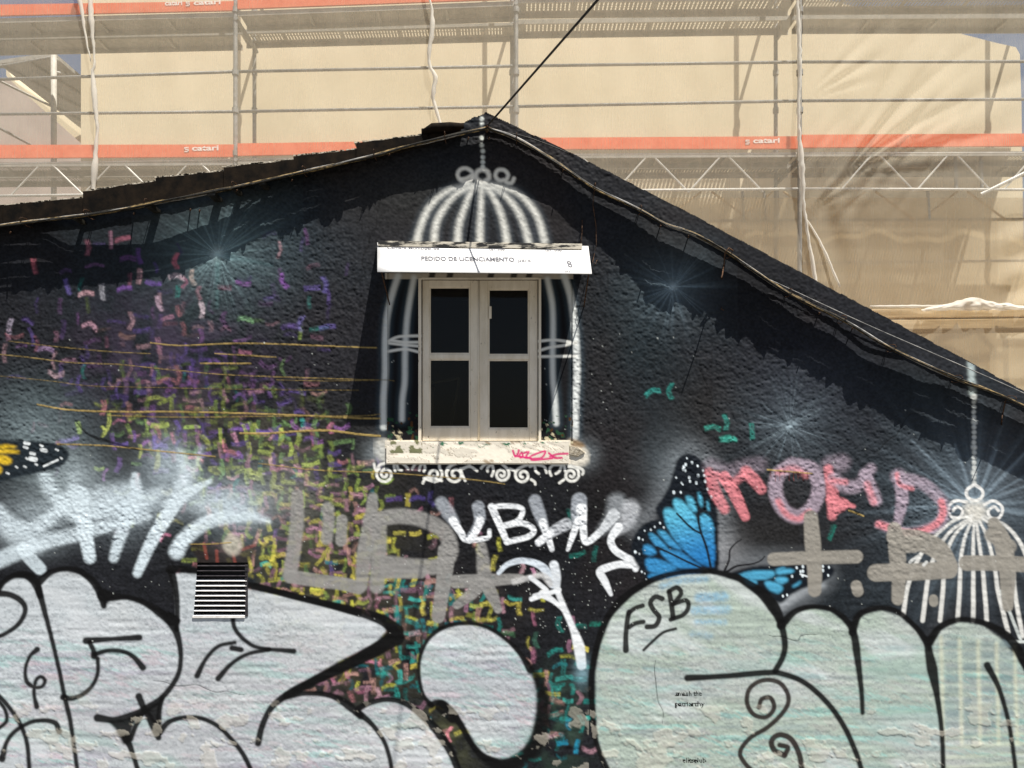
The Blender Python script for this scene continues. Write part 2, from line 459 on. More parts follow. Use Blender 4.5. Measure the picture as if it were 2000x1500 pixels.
C[:] = base * np.array([.53, .545, .575]) * (.55 + .9 * vnoise(3.4, 3.0, 61)[..., None])
# --- relief of the plaster
rough_patch = 0.55 + 0.6 * smooth01((fbm(300, 220, 77, 3) - 0.42) * 4)
low = smooth01((YY - 1000) / 160)
amp = (.25 + .9 * rough_patch ** 1.6) * (1 - 0.68 * low)
HT[:] = amp * 3.5 * (0.95 * (vnoise(9, 7.5, 51) - .5) + 1.15 * (vnoise(4.8, 4.2, 52) - .5) + 0.6 * (vnoise(2.6, 2.4, 53) - .5)) \
    + 3.2 * (vnoise(60, 34, 54) - .5) + 5 * (vnoise(240, 160, 55) - .5)
HT += low * 3.0 * (vnoise(80, 8, 56) - .5) + low * 1.0 * (vnoise(26, 6, 57) - .5)

# --- starbursts
glow(425, 497, 56, (150, 182, 188), 0.62, 1.0, rays=60, seed=3, pid=P_STAR, rayk=.5, thr=.16)
glow(425, 497, 10, (205, 220, 222), 0.5, 1.6, pid=P_STAR)
stroke([(425, 497), (530, 518)], [5, 1], (120, 160, 165), 6, 0.22); stroke([(425, 497), (424, 600)], [5, 1], (110, 160, 160), 6, 0.22)
glow(1315, 560, 42, (150, 175, 190), 0.5, 1.1, rays=50, seed=4, pid=P_ST2, rayk=.5, thr=.14); glow(1315, 560, 8, (170, 190, 200), .5, 1.6)
glow(1542, 832, 50, (150, 170, 182), 0.42, 1.0, rays=50, seed=5, pid=P_ST3, rayk=.5, thr=.12); glow(1542, 832, 9, (170, 190, 200), .4, 1.6)
stroke([(1470, 875), (1542, 832), (1600, 800)], [0.5, 3, 0.5], (170, 190, 200), 4, 0.16)
glow(1905, 985, 115, (130, 148, 162), 0.6, 1.3, rays=90, seed=6, pid=P_ST4, rayk=0.38, thr=.2)
for a in (-2.35, -1.9, -1.2, -0.8, -0.35, -0.05, -2.8, 3.1, 0.2):
    L_ = 150 + 40 * math.sin(a * 7)
    stroke([(1905, 985), (1905 + L_ * math.cos(a), 985 + L_ * math.sin(a))], [5, 0.8], (160, 180, 195), 4, 0.3, pid=P_ST4, thr=.2)

# --- woven brush dabs
def haze(x, y, rx, ry, col, am):
    m_ = blob(x, y, rx, ry) * am * smooth01((fbm(40, 34, int(x + y), 3) - .3) * 3); C[:] = C * (1 - m_[..., None]) + lin(col) * m_[..., None]
for h_ in ((330, 700, 170, 110, (74, 62, 84), .5), (430, 850, 190, 70, (80, 78, 66), .6), (580, 960, 150, 90, (70, 72, 60), .55), (620, 1100, 150, 110, (76, 74, 58), .6), (720, 1270, 110, 110, (76, 72, 54), .65),
           (880, 1180, 110, 50, (78, 70, 66), .6), (1085, 1420, 60, 90, (60, 84, 70), .6), (880, 1440, 60, 60, (84, 86, 60), .6)): haze(*h_)
def dens(x, y):
    g = lambda cx, cy, rx, ry: math.exp(-(((x - cx) / rx) ** 2 + ((y - cy) / ry) ** 2))
    d = 0.34 * g(300, 640, 260, 150) + 0.75 * g(330, 760, 230, 90) + 0.9 * g(440, 860, 210, 100) + 1.0 * g(560, 960, 170, 130)
    d += 1.1 * g(620, 1090, 170, 130) + 1.0 * g(740, 1260, 130, 130) + 1.0 * g(660, 1290, 130, 60) + 0.8 * g(1080, 1420, 70, 110)
    d += 0.75 * g(880, 1180, 140, 70) + 0.35 * g(1010, 1230, 70, 70) + 0.5 * g(860, 1440, 70, 60) + 0.3 * g(600, 560, 160, 120) + 0.5 * g(1050, 1330, 60, 60)
    if 640 < x < 1100 and y < 900: d *= max(0, 1 - (x - 640) / 90)
    return d
PAL = {'purple': [(110, 76, 150), (98, 74, 158), (134, 84, 150), (84, 66, 130)], 'pink': [(190, 130, 160), (176, 100, 130), (208, 158, 170), (200, 120, 130)],
       'green': [(130, 156, 66), (150, 168, 70), (96, 130, 76), (168, 180, 76)], 'yellow': [(190, 190, 60), (206, 190, 70), (180, 172, 66)],
       'teal': [(30, 140, 130), (24, 122, 116), (50, 160, 150), (24, 110, 120)], 'mauve': [(160, 116, 130), (140, 96, 120), (176, 130, 120)],
       'blue': [(20, 150, 190)]}
def palette(x, y):
    w = {'purple': math.exp(-((y - 640) / 200) ** 2) * (1 if x < 720 else .3) + (0.25 if y < 980 else 0.02), 'pink': 0.45 if y < 760 else 0.25,
         'green': 1.3 * math.exp(-((y - 900) / 170) ** 2) * (x > 150), 'yellow': 1.0 * math.exp(-((y - 1120) / 130) ** 2) + .25 * (y > 1000),
         'teal': (1.5 if (x > 740 and y > 1110) or (x > 1000 and y > 1180) else 0.07), 'mauve': 0.9 if y > 930 else 0.15,
         'blue': 0.5 if (x > 1080 and y > 1380) else 0}
    ks = list(w); k = rnd.choices(ks, [w[i] for i in ks])[0]
    return rnd.choice(PAL[k])
def dab(x, y, horiz, col, ln=None, alpha=None, wd=None):
    ln = ln or rnd.uniform(8, 16) * (1.1 if y < 860 else 1); wd = wd or rnd.uniform(2.8, 5.0); al = alpha or (rnd.uniform(0.3, 0.8) if y < 820 else rnd.uniform(.5, .98)); g_ = sum(col) / 3; col = tuple(v * .84 + g_ * .16 for v in col)
    a = rnd.gauss(-.04, 0.17) + (0 if horiz else math.pi / 2)
    dx, dy = math.cos(a) * ln, math.sin(a) * ln; bend = rnd.gauss(0, 3.4)
    # a flat brush: several bristle lanes
    for k in (-1, 0, 1):
        o = k * wd * 0.62; ex = rnd.uniform(-3, 3)
        nx, ny = -math.sin(a), math.cos(a)
        stroke([(x - dx + nx * o + ex * .4, y - dy + ny * o), (x + nx * (o + bend), y + ny * (o + bend)), (x + dx + nx * o, y + dy + ny * o + ex * .4)],
               wd * 0.42, col, 2.9, min(.97, al * rnd.uniform(0.6, 1.15)), P_WEAVE, grain=0.6, thr=0.42)
sp_ = 24.0
for j in range(0, 48):
    for i in range(0, 50):
        x = i * sp_ + (j % 2) * sp_ * 0.5 + rnd.gauss(0, 5.5); y = 455 + j * sp_ * 0.9 + rnd.gauss(0, 5) + i * 2.2 % 24
        dd = dens(x, y)
        if y < 560 and dd < 0.3: dd *= 0.5
        for rep in range(2 if dd > 0.75 else 1):
            if rnd.random() < dd * (1.25 if y > 820 else 1.0):
                c = palette(x, y); f = rnd.uniform(0.72, 1.08) * (.82 if y < 820 else 1.06)
                dab(x + rep * 9, y + rep * 8, (i + j + rep) % 2 == 0, tuple(min(255, v * f) for v in c))
for (x, y, h, c) in [(68, 520, 0, (176, 84, 100)), (170, 484, 0, (160, 90, 110)), (240, 467, 1, (150, 80, 100)), (272, 500, 0, (84, 50, 120)), (250, 507, 1, (90, 52, 110)),
                     (272, 540, 0, (190, 140, 150)), (346, 510, 0, (190, 90, 110)), (378, 542, 0, (170, 150, 140)), (345, 543, 1, (180, 160, 170)), (132, 560, 0, (90, 76, 150)),
                     (168, 575, 1, (200, 150, 160)), (200, 570, 0, (150, 150, 160)), (243, 565, 1, (110, 70, 150)), (300, 552, 1, (100, 70, 150)), (475, 553, 1, (110, 60, 130)),
                     (556, 548, 0, (120, 70, 150)), (610, 563, 1, (80, 66, 130)), (632, 556, 0, (90, 80, 150)), (312, 592, 0, (180, 150, 170)), (393, 605, 0, (200, 180, 190)),
                     (480, 625, 1, (110, 160, 110)), (565, 638, 1, (100, 76, 150)), (590, 632, 0, (100, 90, 160)), (640, 640, 1, (90, 76, 150)), (20, 637, 0, (150, 140, 160)),
                     (175, 640, 1, (190, 140, 160)), (90, 684, 1, (140, 110, 150)), (110, 728, 1, (200, 160, 170)), (1275, 768, 1, (40, 160, 150)), (1312, 764, 0, (30, 130, 120)),
                     (1416, 825, 0, (40, 150, 135)), (1392, 838, 1, (40, 160, 140)), (1468, 842, 0, (40, 150, 135)), (1424, 858, 1, (50, 170, 150)), (1420, 858, 1, (50, 170, 150)),
                     (1128, 1082, 1, (20, 120, 106)), (1162, 1082, 0, (20, 110, 100)), (1624, 1040, 0, (20, 124, 108)), (1110, 1010, 0, (20, 100, 90)), (1168, 1218, 1, (24, 130, 110)),
                     (1130, 1225, 1, (30, 140, 125)), (1095, 1220, 0, (30, 120, 110)), (1085, 1275, 1, (30, 150, 140)), (1130, 1325, 1, (30, 130, 130)), (1100, 1303, 0, (30, 120, 115)),
                     (1040, 1280, 0, (170, 100, 130)), (990, 1240, 1, (60, 110, 70)), (1048, 1250, 0, (60, 110, 90)), (845, 975, 0, (70, 60, 130)), (815, 975, 1, (70, 56, 130)),
                     (770, 975, 1, (80, 56, 130)), (1010, 1300, 0, (150, 80, 120)), (1345, 905, 1, (30, 120, 110))]:
    dab(x, y, h, c, alpha=0.66, ln=14, wd=4.8)
# red brown dabs on the smooth plate over the vent
fill(T('V', [(490, 580), (860, 600), (920, 640), (850, 720), (850, 760), (495, 760), (495, 700), (440, 600)]), (38, 30, 28), 0.85, 2)
for q in ([(540, 590), (560, 690)], [(630, 640), (635, 720)], [(745, 660), (760, 720)], [(810, 630), (900, 600)]): stroke(T('V', q), 3.2, (128, 62, 52), 2, 0.7, P_WEAVE, grain=.4)

# --- cloudy white tag at the left (frame B)
WB = (206, 220, 228)
for g_ in ((90, 1000, 120, 40, .45), (260, 985, 120, 34, .5), (440, 985, 90, 36, .5), (330, 930, 60, 60, .4), (60, 1050, 90, 40, .4), (150, 930, 60, 40, .35), (380, 960, 60, 50, .4)):
    glow(g_[0], g_[1], g_[2] * .7, (178, 192, 200), g_[4], 2, ry=g_[3] * .8, pid=P_SPRAY, thr=.3)
for pts, r, al, so in [
        ([(-10, 520), (60, 600), (180, 650), (320, 580), (430, 460), (480, 380)], [13, 15, 15, 13, 12, 10], .72, 8),
        ([(230, 200), (290, 300), (340, 400), (430, 500), (500, 560)], [8, 13, 15, 14, 12], .75, 9),
        ([(520, 420), (540, 560), (560, 700), (585, 830)], [18, 16, 14, 12], .85, 4),
        ([(-20, 850), (150, 780), (300, 725), (500, 680), (750, 610), (960, 560)], [16, 15, 14, 13, 12, 8], .72, 6),
        ([(560, 560), (700, 520), (900, 470), (1050, 400)], [16, 18, 18, 8], .75, 12),
        ([(540, 450), (700, 430), (870, 380)], [20, 22, 14], .6, 14),
        ([(880, 300), (880, 450), (830, 560), (780, 700), (742, 830)], [8, 14, 14, 12, 9], .75, 5),
        ([(1370, 330), (1180, 440), (1060, 600), (970, 760), (895, 930)], [4, 12, 14, 12, 9], .85, 4),
        ([(1170, 150), (1200, 260), (1170, 380), (1090, 470)], [7, 13, 13, 9], .72, 12),
        ([(1310, 120), (1270, 240), (1230, 330)], [4, 8, 9], .5, 10),
        ([(1750, 590), (1600, 560), (1400, 580), (1280, 640), (1190, 720), (1150, 790)], [5, 10, 14, 13, 14, 15], .85, 6),
        ([(1300, 480), (1450, 470), (1620, 540)], [14, 20, 16], .5, 18),
        ([(150, 780), (210, 850), (262, 905)], [13, 13, 12], .72, 3),
        ([(480, 300), (470, 380), (440, 450)], [6, 12, 14], .5, 14),
        ([(0, 640), (100, 700), (250, 760)], [12, 16, 12], .5, 12)]:
    stroke(T('B', pts), r, WB, so, al, P_SPRAY, grain=0.3, thr=0.5)
glow(470, 985, 60, (170, 185, 195), 0.5, 2, pid=None); glow(330, 900, 46, (180, 196, 206), 0.4, 2)
glow(120, 930, 70, (170, 185, 190), 0.35, 2); glow(60, 850, 90, (120, 135, 140), 0.5, 2); glow(250, 990, 60, (170, 185, 195), 0.35, 2)
glow(560, 960, 60, (150, 150, 150), 0.35, 2)
stroke(T('B', [(1500, 690), (1560, 740), (1520, 800), (1470, 750), (1500, 690)]), 6, (176, 170, 158), 5, .75, P_SPRAY)
glow(453, 1062, 13, (190, 186, 170), .7, 2)

# --- beige grey letters (frame Dd)
BG = (138, 137, 135)
for pts, r, so in [([(200, 170), (200, 300), (185, 430), (165, 560)], [12, 14, 14, 14], 4), ([(170, 565), (300, 585), (420, 600), (500, 620)], 13, 2.5),
                   ([(350, 230), (355, 300), (345, 380)], 12, 4), ([(420, 290), (415, 390)], 11, 3), ([(570, 180), (560, 300), (530, 450), (515, 610)], [10, 15, 15, 12], 3.5),
                   ([(600, 300), (600, 450), (590, 610)], 15, 4), ([(560, 290), (700, 270), (820, 290), (920, 350), (950, 440), (900, 510), (780, 515), (640, 500)], 15, 4),
                   ([(640, 540), (800, 540)], 14, 3), ([(930, 440), (920, 560), (890, 760)], [17, 15, 13], 2.5),
                   ([(1100, 420), (1110, 500), (1115, 580)], [10, 13, 14], 4), ([(975, 590), (1100, 585), (1290, 575)], [13, 13, 9], 2.5),
                   ([(1110, 580), (1050, 650), (980, 705)], [14, 12, 8], 2.5), ([(1115, 590), (1150, 650), (1182, 725)], [14, 12, 8], 2.5)]:
    stroke(T('Dd', pts), r, BG, so, 0.9, P_BEIGE1, grain=0.22)

# --- white handstyle tag
WT = (222, 226, 230); TR = (150, 156, 164)
def tagst(fr, pts, r, so=1.8, col=WT, al=.96, pid=P_WHITE, g=.1): stroke(T(fr, pts), r, col, so, al, pid, grain=g)
tagst('Dd', [(905, 205), (930, 240), (975, 310)], [12, 13, 9], 4, TR, .85)
tagst('Dd', [(960, 290), (1000, 350), (1030, 385), (1130, 375), (1140, 340)], [8, 7, 6, 5, 4])
tagst('Dd', [(1085, 225), (1092, 290), (1060, 350), (1035, 380)], [12, 11, 8, 6], 3, TR, .85); tagst('Dd', [(1095, 290), (1070, 350), (1040, 388)], [8, 7, 6])
tagst('Dd', [(1150, 225), (1180, 290), (1225, 395)], [7, 7, 6]); tagst('Dd', [(1150, 225), (1230, 220), (1300, 235), (1280, 290), (1205, 318)], 5)
tagst('Dd', [(1205, 318), (1300, 305), (1355, 335), (1330, 370), (1225, 397)], 5.5)
tagst('Dd', [(1362, 195), (1385, 260), (1410, 330)], [12, 12, 8], 3.5, TR, .9); tagst('Dd', [(1400, 300), (1425, 370), (1445, 432)], [8, 7, 5])
tagst('Dd', [(1515, 310), (1450, 345), (1380, 400)], [12, 10, 7], 2.5, (176, 180, 186), .9); tagst('Dd', [(1440, 350), (1380, 398)], [7, 7])
tagst('E', [(105, 425), (100, 500), (95, 570)], [15, 15, 11], 3, TR, .92); tagst('E', [(95, 560), (60, 660), (30, 745)], [7, 6, 3.5])
tagst('E', [(120, 480), (130, 600), (150, 695), (250, 620), (330, 520)], [11, 7, 6.5, 7, 12], 2.2)
tagst('E', [(250, 620), (320, 540), (350, 440)], [8, 14, 18], 9, (160, 166, 172), .6); tagst('E', [(440, 480), (420, 560), (340, 630)], [18, 14, 8], 7, (190, 194, 200), .7)
tagst('E', [(360, 600), (310, 680), (340, 750), (420, 800), (480, 830), (470, 870)], [9, 7, 7, 7, 7, 6])
tagst('E', [(480, 855), (380, 840), (290, 860), (240, 890), (270, 950), (310, 1035)], [5, 7, 7, 8, 7, 4])
tagst('Dd', [(1185, 548), (1230, 505), (1310, 488), (1400, 520), (1450, 600)], [4, 5.5, 6, 8, 9], 2, (198, 208, 218))
tagst('Dd', [(1260, 590), (1340, 570), (1400, 560), (1440, 600)], [6, 5, 6, 7], 3, (190, 190, 190), .8)
tagst('Dd', [(1340, 570), (1380, 600), (1420, 640), (1360, 660)], 4.5); tagst('Dd', [(1345, 675), (1420, 650), (1480, 630)], 4.5)
tagst('Dd', [(1455, 510), (1465, 560), (1470, 640)], [9, 9, 5], 2.5, (206, 212, 218))
tagst('Dd', [(1400, 650), (1460, 690), (1500, 730)], [8, 5, 3]); tagst('Dd', [(1470, 630), (1500, 710), (1540, 800), (1575, 900), (1590, 1000)], [5, 6, 6, 11, 9], 2.5)
glow(1137, 1310, 14, (150, 190, 205), .5, 2, ry=26)

# --- blue butterfly (frame E)
stroke(T('E', [(480, 600), (620, 440), (700, 260), (800, 110), (930, 200), (1020, 500), (1030, 850), (1180, 820), (1500, 830), (1700, 920), (1430, 1120)]), 18, (140, 146, 152), 26, .42)
glow(1410, 1075, 38, (150, 152, 156), .55, 2); glow(1320, 905, 60, (110, 120, 126), .4, 2); stroke(T('E', [(1420, 1110), (1550, 1020), (1680, 970)]), 8, (170, 176, 182), 9, .6)
BK = (16, 22, 30)
fill(T('E', [(1000, 890), (1012, 700), (1008, 560), (990, 400), (960, 280), (920, 190), (860, 130), (800, 120), (750, 150), (720, 230), (690, 330), (640, 420), (603, 470), (610, 520), (625, 548),
             (570, 555), (500, 600), (460, 660), (442, 740), (460, 810), (495, 870), (530, 930), (560, 960), (700, 930), (850, 900)]), BK, 1, 1, P_BFLY)
fill(T('E', [(1060, 920), (1180, 868), (1280, 850), (1400, 843), (1520, 838), (1640, 835), (1735, 845), (1765, 880), (1740, 925), (1650, 975), (1560, 1000), (1480, 1040), (1420, 1090), (1330, 1060), (1220, 1000)]), BK, 1, 1, P_BFLY)
blue = np.zeros((NY, NX, 3)); tb = smooth01((YY - 980) / 110) * 0.8 + 0.2 * smooth01((XX - 1300) / 90)
tb = tb * np.where(XX > 1420, .35, 1.0); blue[:] = lin((92, 178, 205)) * (1 - tb[..., None]) + lin((36, 116, 180)) * tb[..., None]
for c in [[(658, 485), (690, 472), (760, 520), (850, 590), (895, 640), (930, 740), (955, 850), (900, 830), (780, 730), (690, 620), (660, 540)], [(716, 425), (760, 418), (840, 500), (875, 560), (885, 620), (800, 570), (735, 500)],
          [(798, 402), (838, 405), (866, 470), (862, 508), (820, 470)], [(878, 365), (903, 405), (905, 470), (885, 440)], [(940, 425), (955, 490), (938, 480)],
          [(895, 520), (940, 520), (975, 580), (985, 700), (983, 850), (965, 840), (930, 700), (900, 620)], [(558, 640), (600, 650), (660, 710), (690, 745), (600, 715)],
          [(613, 625), (660, 628), (720, 690), (775, 750), (690, 715)], [(700, 640), (760, 680), (880, 800), (920, 850), (800, 760)], [(525, 718), (570, 718), (608, 768), (560, 780), (525, 765)],
          [(635, 745), (760, 758), (850, 820), (900, 858), (750, 862), (655, 790)], [(538, 805), (620, 808), (700, 838), (740, 868), (640, 892), (555, 880)],
          [(560, 905), (700, 885), (860, 880), (900, 895), (600, 940)],
          [(1140, 915), (1200, 890), (1300, 880), (1370, 888), (1372, 918), (1300, 940), (1190, 932)], [(1385, 890), (1450, 870), (1505, 880), (1480, 898), (1400, 908)], [(1385, 925), (1450, 925), (1465, 948), (1420, 968), (1382, 948)],
          [(1315, 950), (1400, 965), (1432, 1000), (1400, 1030), (1335, 1002)], [(1175, 940), (1260, 948), (1245, 985), (1200, 970)], [(1490, 985), (1545, 950), (1540, 970), (1500, 990)], [(1380, 880), (1420, 862), (1450, 862), (1410, 880)]]:
    fill(T('E', c), blue, 0.96, 1, P_BFLY, grain=.08)
for x, y, r in [(805, 150, 5), (838, 178, 8), (797, 190, 9), (785, 205, 9), (875, 200, 7), (780, 222, 8), (795, 230, 7), (910, 230, 7), (735, 275, 6), (878, 262, 9), (820, 275, 8), (825, 300, 8), (770, 310, 6), (778, 320, 5), (866, 310, 9), (925, 300, 9),
                (918, 262, 7), (932, 268, 6), (941, 350, 8), (720, 372, 10), (765, 372, 7), (965, 400, 8), (630, 572, 7), (595, 597, 6), (570, 615, 6), (530, 622, 5), (655, 600, 6), (492, 670, 8), (518, 680, 5), (468, 760, 9), (495, 772, 5), (510, 888, 6),
                (530, 900, 4), (540, 940, 5), (1520, 862, 8), (1560, 855, 9), (1490, 918, 8), (1560, 885, 9), (1545, 888, 8), (1558, 915, 9), (1690, 880, 9), (1730, 860, 7), (1725, 912, 7), (1690, 853, 8), (1660, 855, 6), (1430, 1047, 7), (1458, 1040, 7)]:
    stroke(T('E', [(x, y - r * .3), (x + 1, y + r * .4)]), r / 3.333 * 0.85, (214, 226, 232), 1.2, .95, P_BFLY)
stroke(T('E', [(1545, 905), (1590, 920)]), 1.6, (220, 228, 232), 1.2, .9, P_BFLY)
for q in ([(1050, 885), (1080, 810), (1085, 750), (1120, 705), (1160, 680)], [(1065, 890), (1130, 852), (1220, 840), (1280, 820), (1312, 790)]):
    stroke(T('E', q), [2.6, 1.8, 1.2], (20, 20, 24), 1.2, .95, P_BFLY)
for q in ([(885, 470), (880, 560), (900, 640), (935, 740), (960, 860)], [(740, 510), (830, 600), (895, 640)], [(610, 730), (700, 770), (800, 820), (900, 865)]):
    stroke(T('E', q), 2.0, BK, 1.2, .95, P_BFLY)

# --- yellow butterfly tip (frame B)
fill(T('B', [(-60, 60), (0, 60), (150, 68), (300, 78), (400, 98), (447, 145), (438, 195), (390, 240), (290, 272), (180, 295), (0, 335), (-60, 345)]), (30, 38, 44), 1, 1, P_BFLY2)
for c in [[(-30, 108), (40, 95), (110, 108), (60, 118), (-30, 122)], [(-30, 130), (60, 125), (125, 138), (110, 152), (-30, 150)], [(-30, 165), (30, 165), (80, 195), (65, 220), (20, 222), (-30, 200)], [(-30, 230), (10, 240), (5, 280), (-30, 285)]]:
    fill(T('B', c), (204, 170, 42), .95, 1, P_BFLY2)
for (x, y, rx) in [(175, 85, 24), (168, 112, 18), (270, 100, 14), (285, 130, 26), (370, 128, 12), (212, 152, 22), (175, 185, 8), (215, 188, 32), (398, 182, 7), (235, 222, 12), (108, 240, 9), (162, 238, 13), (50, 280, 14)]:
    stroke(T('B', [(x - rx * .5, y - 2), (x + rx * .5, y + 4)]), max(1.8, rx / 7), (208, 214, 216), 1.4, .95, P_BFLY2)
stroke(T('B', [(285, 235), (375, 195)]), 2, (214, 220, 222), 1.4, .9, P_BFLY2)

# --- birdcage round the window
CW = (226, 224, 214)
for y in [232, 242, 269, 284, 295, 307, 317, 326]: glow(941 if y < 290 else 943, y, 4.6, (200, 205, 200), .95, 4, pid=P_CAGE)
stroke(T('Z', [(895, 590), (850, 620), (800, 610), (775, 565), (795, 525), (845, 515), (885, 540)]), 3.6, CW, 3, .85, P_CAGE)
stroke(T('Z', [(800, 600), (850, 590), (895, 560), (885, 590)]), 3.0, CW, 2.5, .85, P_CAGE)
stroke(T('Z', [(975, 625), (1020, 590), (1010, 545), (970, 525), (925, 545), (920, 590), (960, 625)]), 4.2, CW, 3.5, .85, P_CAGE)
stroke(T('Z', [(1215, 595), (1195, 630), (1150, 620), (1170, 570), (1140, 530), (1090, 530), (1070, 575), (1100, 610), (1150, 605)]), 3.6, CW, 3, .85, P_CAGE)
glow(944, 362, 30, CW, .6, 2, ry=9)
for top, bot in [((850, 650), [(700, 690), (570, 800), (500, 930), (455, 1085)]), ((890, 655), [(760, 720), (660, 840), (605, 960), (590, 1085)]), ((920, 655), [(870, 720), (820, 850), (785, 960), (775, 1085)]),
                 ((965, 655), [(960, 760), (955, 880), (950, 980), (950, 1085)]), ((1000, 655), [(1060, 750), (1110, 860), (1140, 970), (1160, 1085)]), ((1040, 655), [(1150, 730), (1240, 840), (1290, 950), (1330, 1085)]), ((1080, 650), [(1230, 700), (1340, 800), (1410, 920), (1455, 1085)])]:
    stroke(T('Z', [top] + bot), [4.0, 4.5, 5.5, 6.0, 6.5], CW, 6.5, .92, P_CAGE, grain=.25)
    stroke(T('Z', [top] + bot), [9, 10, 11, 12, 13], (110, 122, 132), 10, .25)
# the wooden side panels: black paint with the cage bars running over them
pan = (XX > 752) & (XX < 1120) & (YY > 533) & (YY < 866)
C[pan] = lin((17, 17, 20)) * (0.7 + 0.5 * n2[pan][:, None])
for y0, y1 in ((533, 545),): 
    sl = win(752, y0, 1120, y1); C[sl] = lin((176, 166, 150))
for x in (845, 880, 960, 1005, 1035): stroke([(x, 533), (x - 3, 545)], 6, (30, 30, 30), 2, .9)
def bar(pts, r=5.6, so=4.2): stroke(T('W', pts), r, (226, 228, 224), so, .93, P_CAGE, grain=.08); stroke(T('W', pts), r + 6, (90, 116, 132), 9, .22)
bar([(355, 330), (325, 420), (295, 550), (285, 690), (285, 850), (275, 1000), (275, 1150)], 5.8)
bar([(440, 340), (415, 480), (400, 600), (392, 760), (390, 900), (378, 1000), (375, 1110)], 5.2)
bar([(1165, 350), (1190, 480), (1195, 620), (1192, 760), (1195, 900), (1205, 1000), (1212, 1130)], 5)
bar([(1255, 330), (1290, 440), (1310, 580), (1320, 700), (1325, 850), (1318, 1000), (1315, 1200)], 6.2)
for q in ([(300, 685), (360, 660), (475, 655)], [(305, 695), (390, 705), (475, 712)], [(300, 740), (390, 728), (475, 745)], [(320, 680), (390, 690), (475, 690)],
          [(1112, 685), (1200, 678), (1290, 690), (1320, 700)], [(1112, 738), (1180, 718), (1250, 708), (1320, 690)], [(1112, 768), (1320, 765)]):
    stroke(T('W', q), 2.6, (220, 220, 214), 1.6, .92, P_CAGE)
stroke(T('W', [(250, 1235), (290, 1230)]), 3, (200, 196, 184), 3, .8, None)
fill(T('W', [(230, 1250), (240, 1225), (300, 1225), (300, 1330), (260, 1330), (232, 1295)]), (206, 202, 190), .95, 3, P_CAGE)
glow(738, 884, 26, (150, 160, 166), .5, 2); glow(1140, 888, 26, (150, 160, 166), .45, 2)
fill(T('W', [(1285, 1220), (1340, 1240), (1385, 1290), (1375, 1350), (1285, 1350)]), (216, 210, 196), .95, 2, P_CAGE)
fill(T('W', [(1280, 1218), (1330, 1225), (1375, 1255), (1340, 1262), (1290, 1250)]), (120, 92, 56), .85, 1)
# scroll ornament under the sill (frame S)
SW = (228, 228, 222)
def spiral(cx, cy, r0, turns, a0, dirn=1, tail=None, rr=2.7):
    pts = []
    for k in range(int(turns * 12) + 1):
        t = k / (turns * 12); rad = r0 * (1 - 0.82 * t); a = a0 + dirn * turns * 2 * math.pi * t
        pts.append((cx + rad * math.cos(a), cy + rad * math.sin(a)))
    if tail: pts = tail + pts
    stroke(T('S', pts), rr, SW, 1.5, .92, P_CAGE, grain=.06)
spiral(140, 375, 72, 1.5, math.pi, -1, [(165, 275), (90, 300)])
spiral(560, 380, 70, 1.5, -0.9, 1, [(600, 270)]); spiral(735, 375, 82, 1.4, -2.2, -1, [(860, 290), (780, 275)])
spiral(1130, 375, 66, 1.5, -0.8, 1, [(1130, 285)]); spiral(1310, 385, 68, 1.4, -2.4, -1, [(1390, 290), (1330, 300)]); spiral(1720, 380, 70, 1.5, -0.9, 1, [(1690, 290)])
for q in ([(45, 285), (60, 340), (90, 330)], [(240, 275), (215, 300), (225, 345)], [(240, 280), (250, 330), (280, 340)], [(270, 275), (310, 300), (335, 330)], [(450, 280), (400, 285), (370, 330)], [(470, 280), (440, 300), (430, 340)],
          [(470, 280), (480, 320), (470, 350)], [(620, 430), (500, 400), (460, 450)], [(560, 440), (470, 410)], [(700, 300), (660, 360)], [(790, 330), (860, 310), (920, 345)], [(780, 330), (800, 390), (820, 430)], [(1050, 285), (990, 290), (955, 325)],
          [(1050, 290), (1010, 320), (1010, 350)], [(1050, 290), (1060, 350), (1045, 390)], [(1200, 330), (1240, 345)], [(1380, 420), (1410, 440), (1415, 460)], [(1370, 310), (1410, 295)], [(1410, 295), (1420, 350), (1445, 370)], [(1430, 295), (1490, 310), (1510, 360)],
          [(1640, 295), (1560, 300), (1535, 345), (1550, 385)], [(1640, 295), (1620, 350), (1590, 370)], [(1660, 295), (1670, 350)], [(1660, 420), (1620, 450)], [(1700, 310), (1790, 320), (1825, 350), (1815, 375)]):
    stroke(T('S', q), 2.5, SW, 1.4, .92, P_CAGE, grain=.06)

# --- right birdcage (frame G)
for k, y in enumerate([80, 105, 130, 165, 190, 225]): glow(*T('G', [(1042 + k * 2, y)])[0], 7.5, (190, 205, 205), .75, 3, pid=P_CAGE2)
for k in range(18):
    y = 250 + k * 26; glow(*T('G', [(1058 + (k % 3), y)])[0], 4.6 if k % 5 else 6, (196, 200, 198), .95, 4, pid=P_CAGE2)
for cx in (975, 1160):
    pass
stroke(T('G', [(1060, 700), (1100, 730), (1100, 765), (1065, 785), (1025, 765), (1022, 730), (1060, 700)]), 3, (224, 224, 222), 1.6, .95, P_CAGE2)
stroke(T('G', [(1020, 790), (960, 785), (925, 820), (940, 865), (985, 870), (1000, 835), (970, 815), (950, 835)]), 2.8, (224, 224, 222), 1.6, .95, P_CAGE2)
stroke(T('G', [(1110, 805), (1160, 785), (1205, 820), (1190, 870), (1150, 875), (1130, 840), (1160, 815), (1185, 835)]), 2.8, (224, 224, 222), 1.6, .95, P_CAGE2)
fill(T('G', [(1020, 790), (1100, 790), (1120, 830), (1110, 880), (1060, 905), (1015, 880), (1005, 830)]), (206, 204, 196), .96, 3, P_CAGE2, grain=.15)
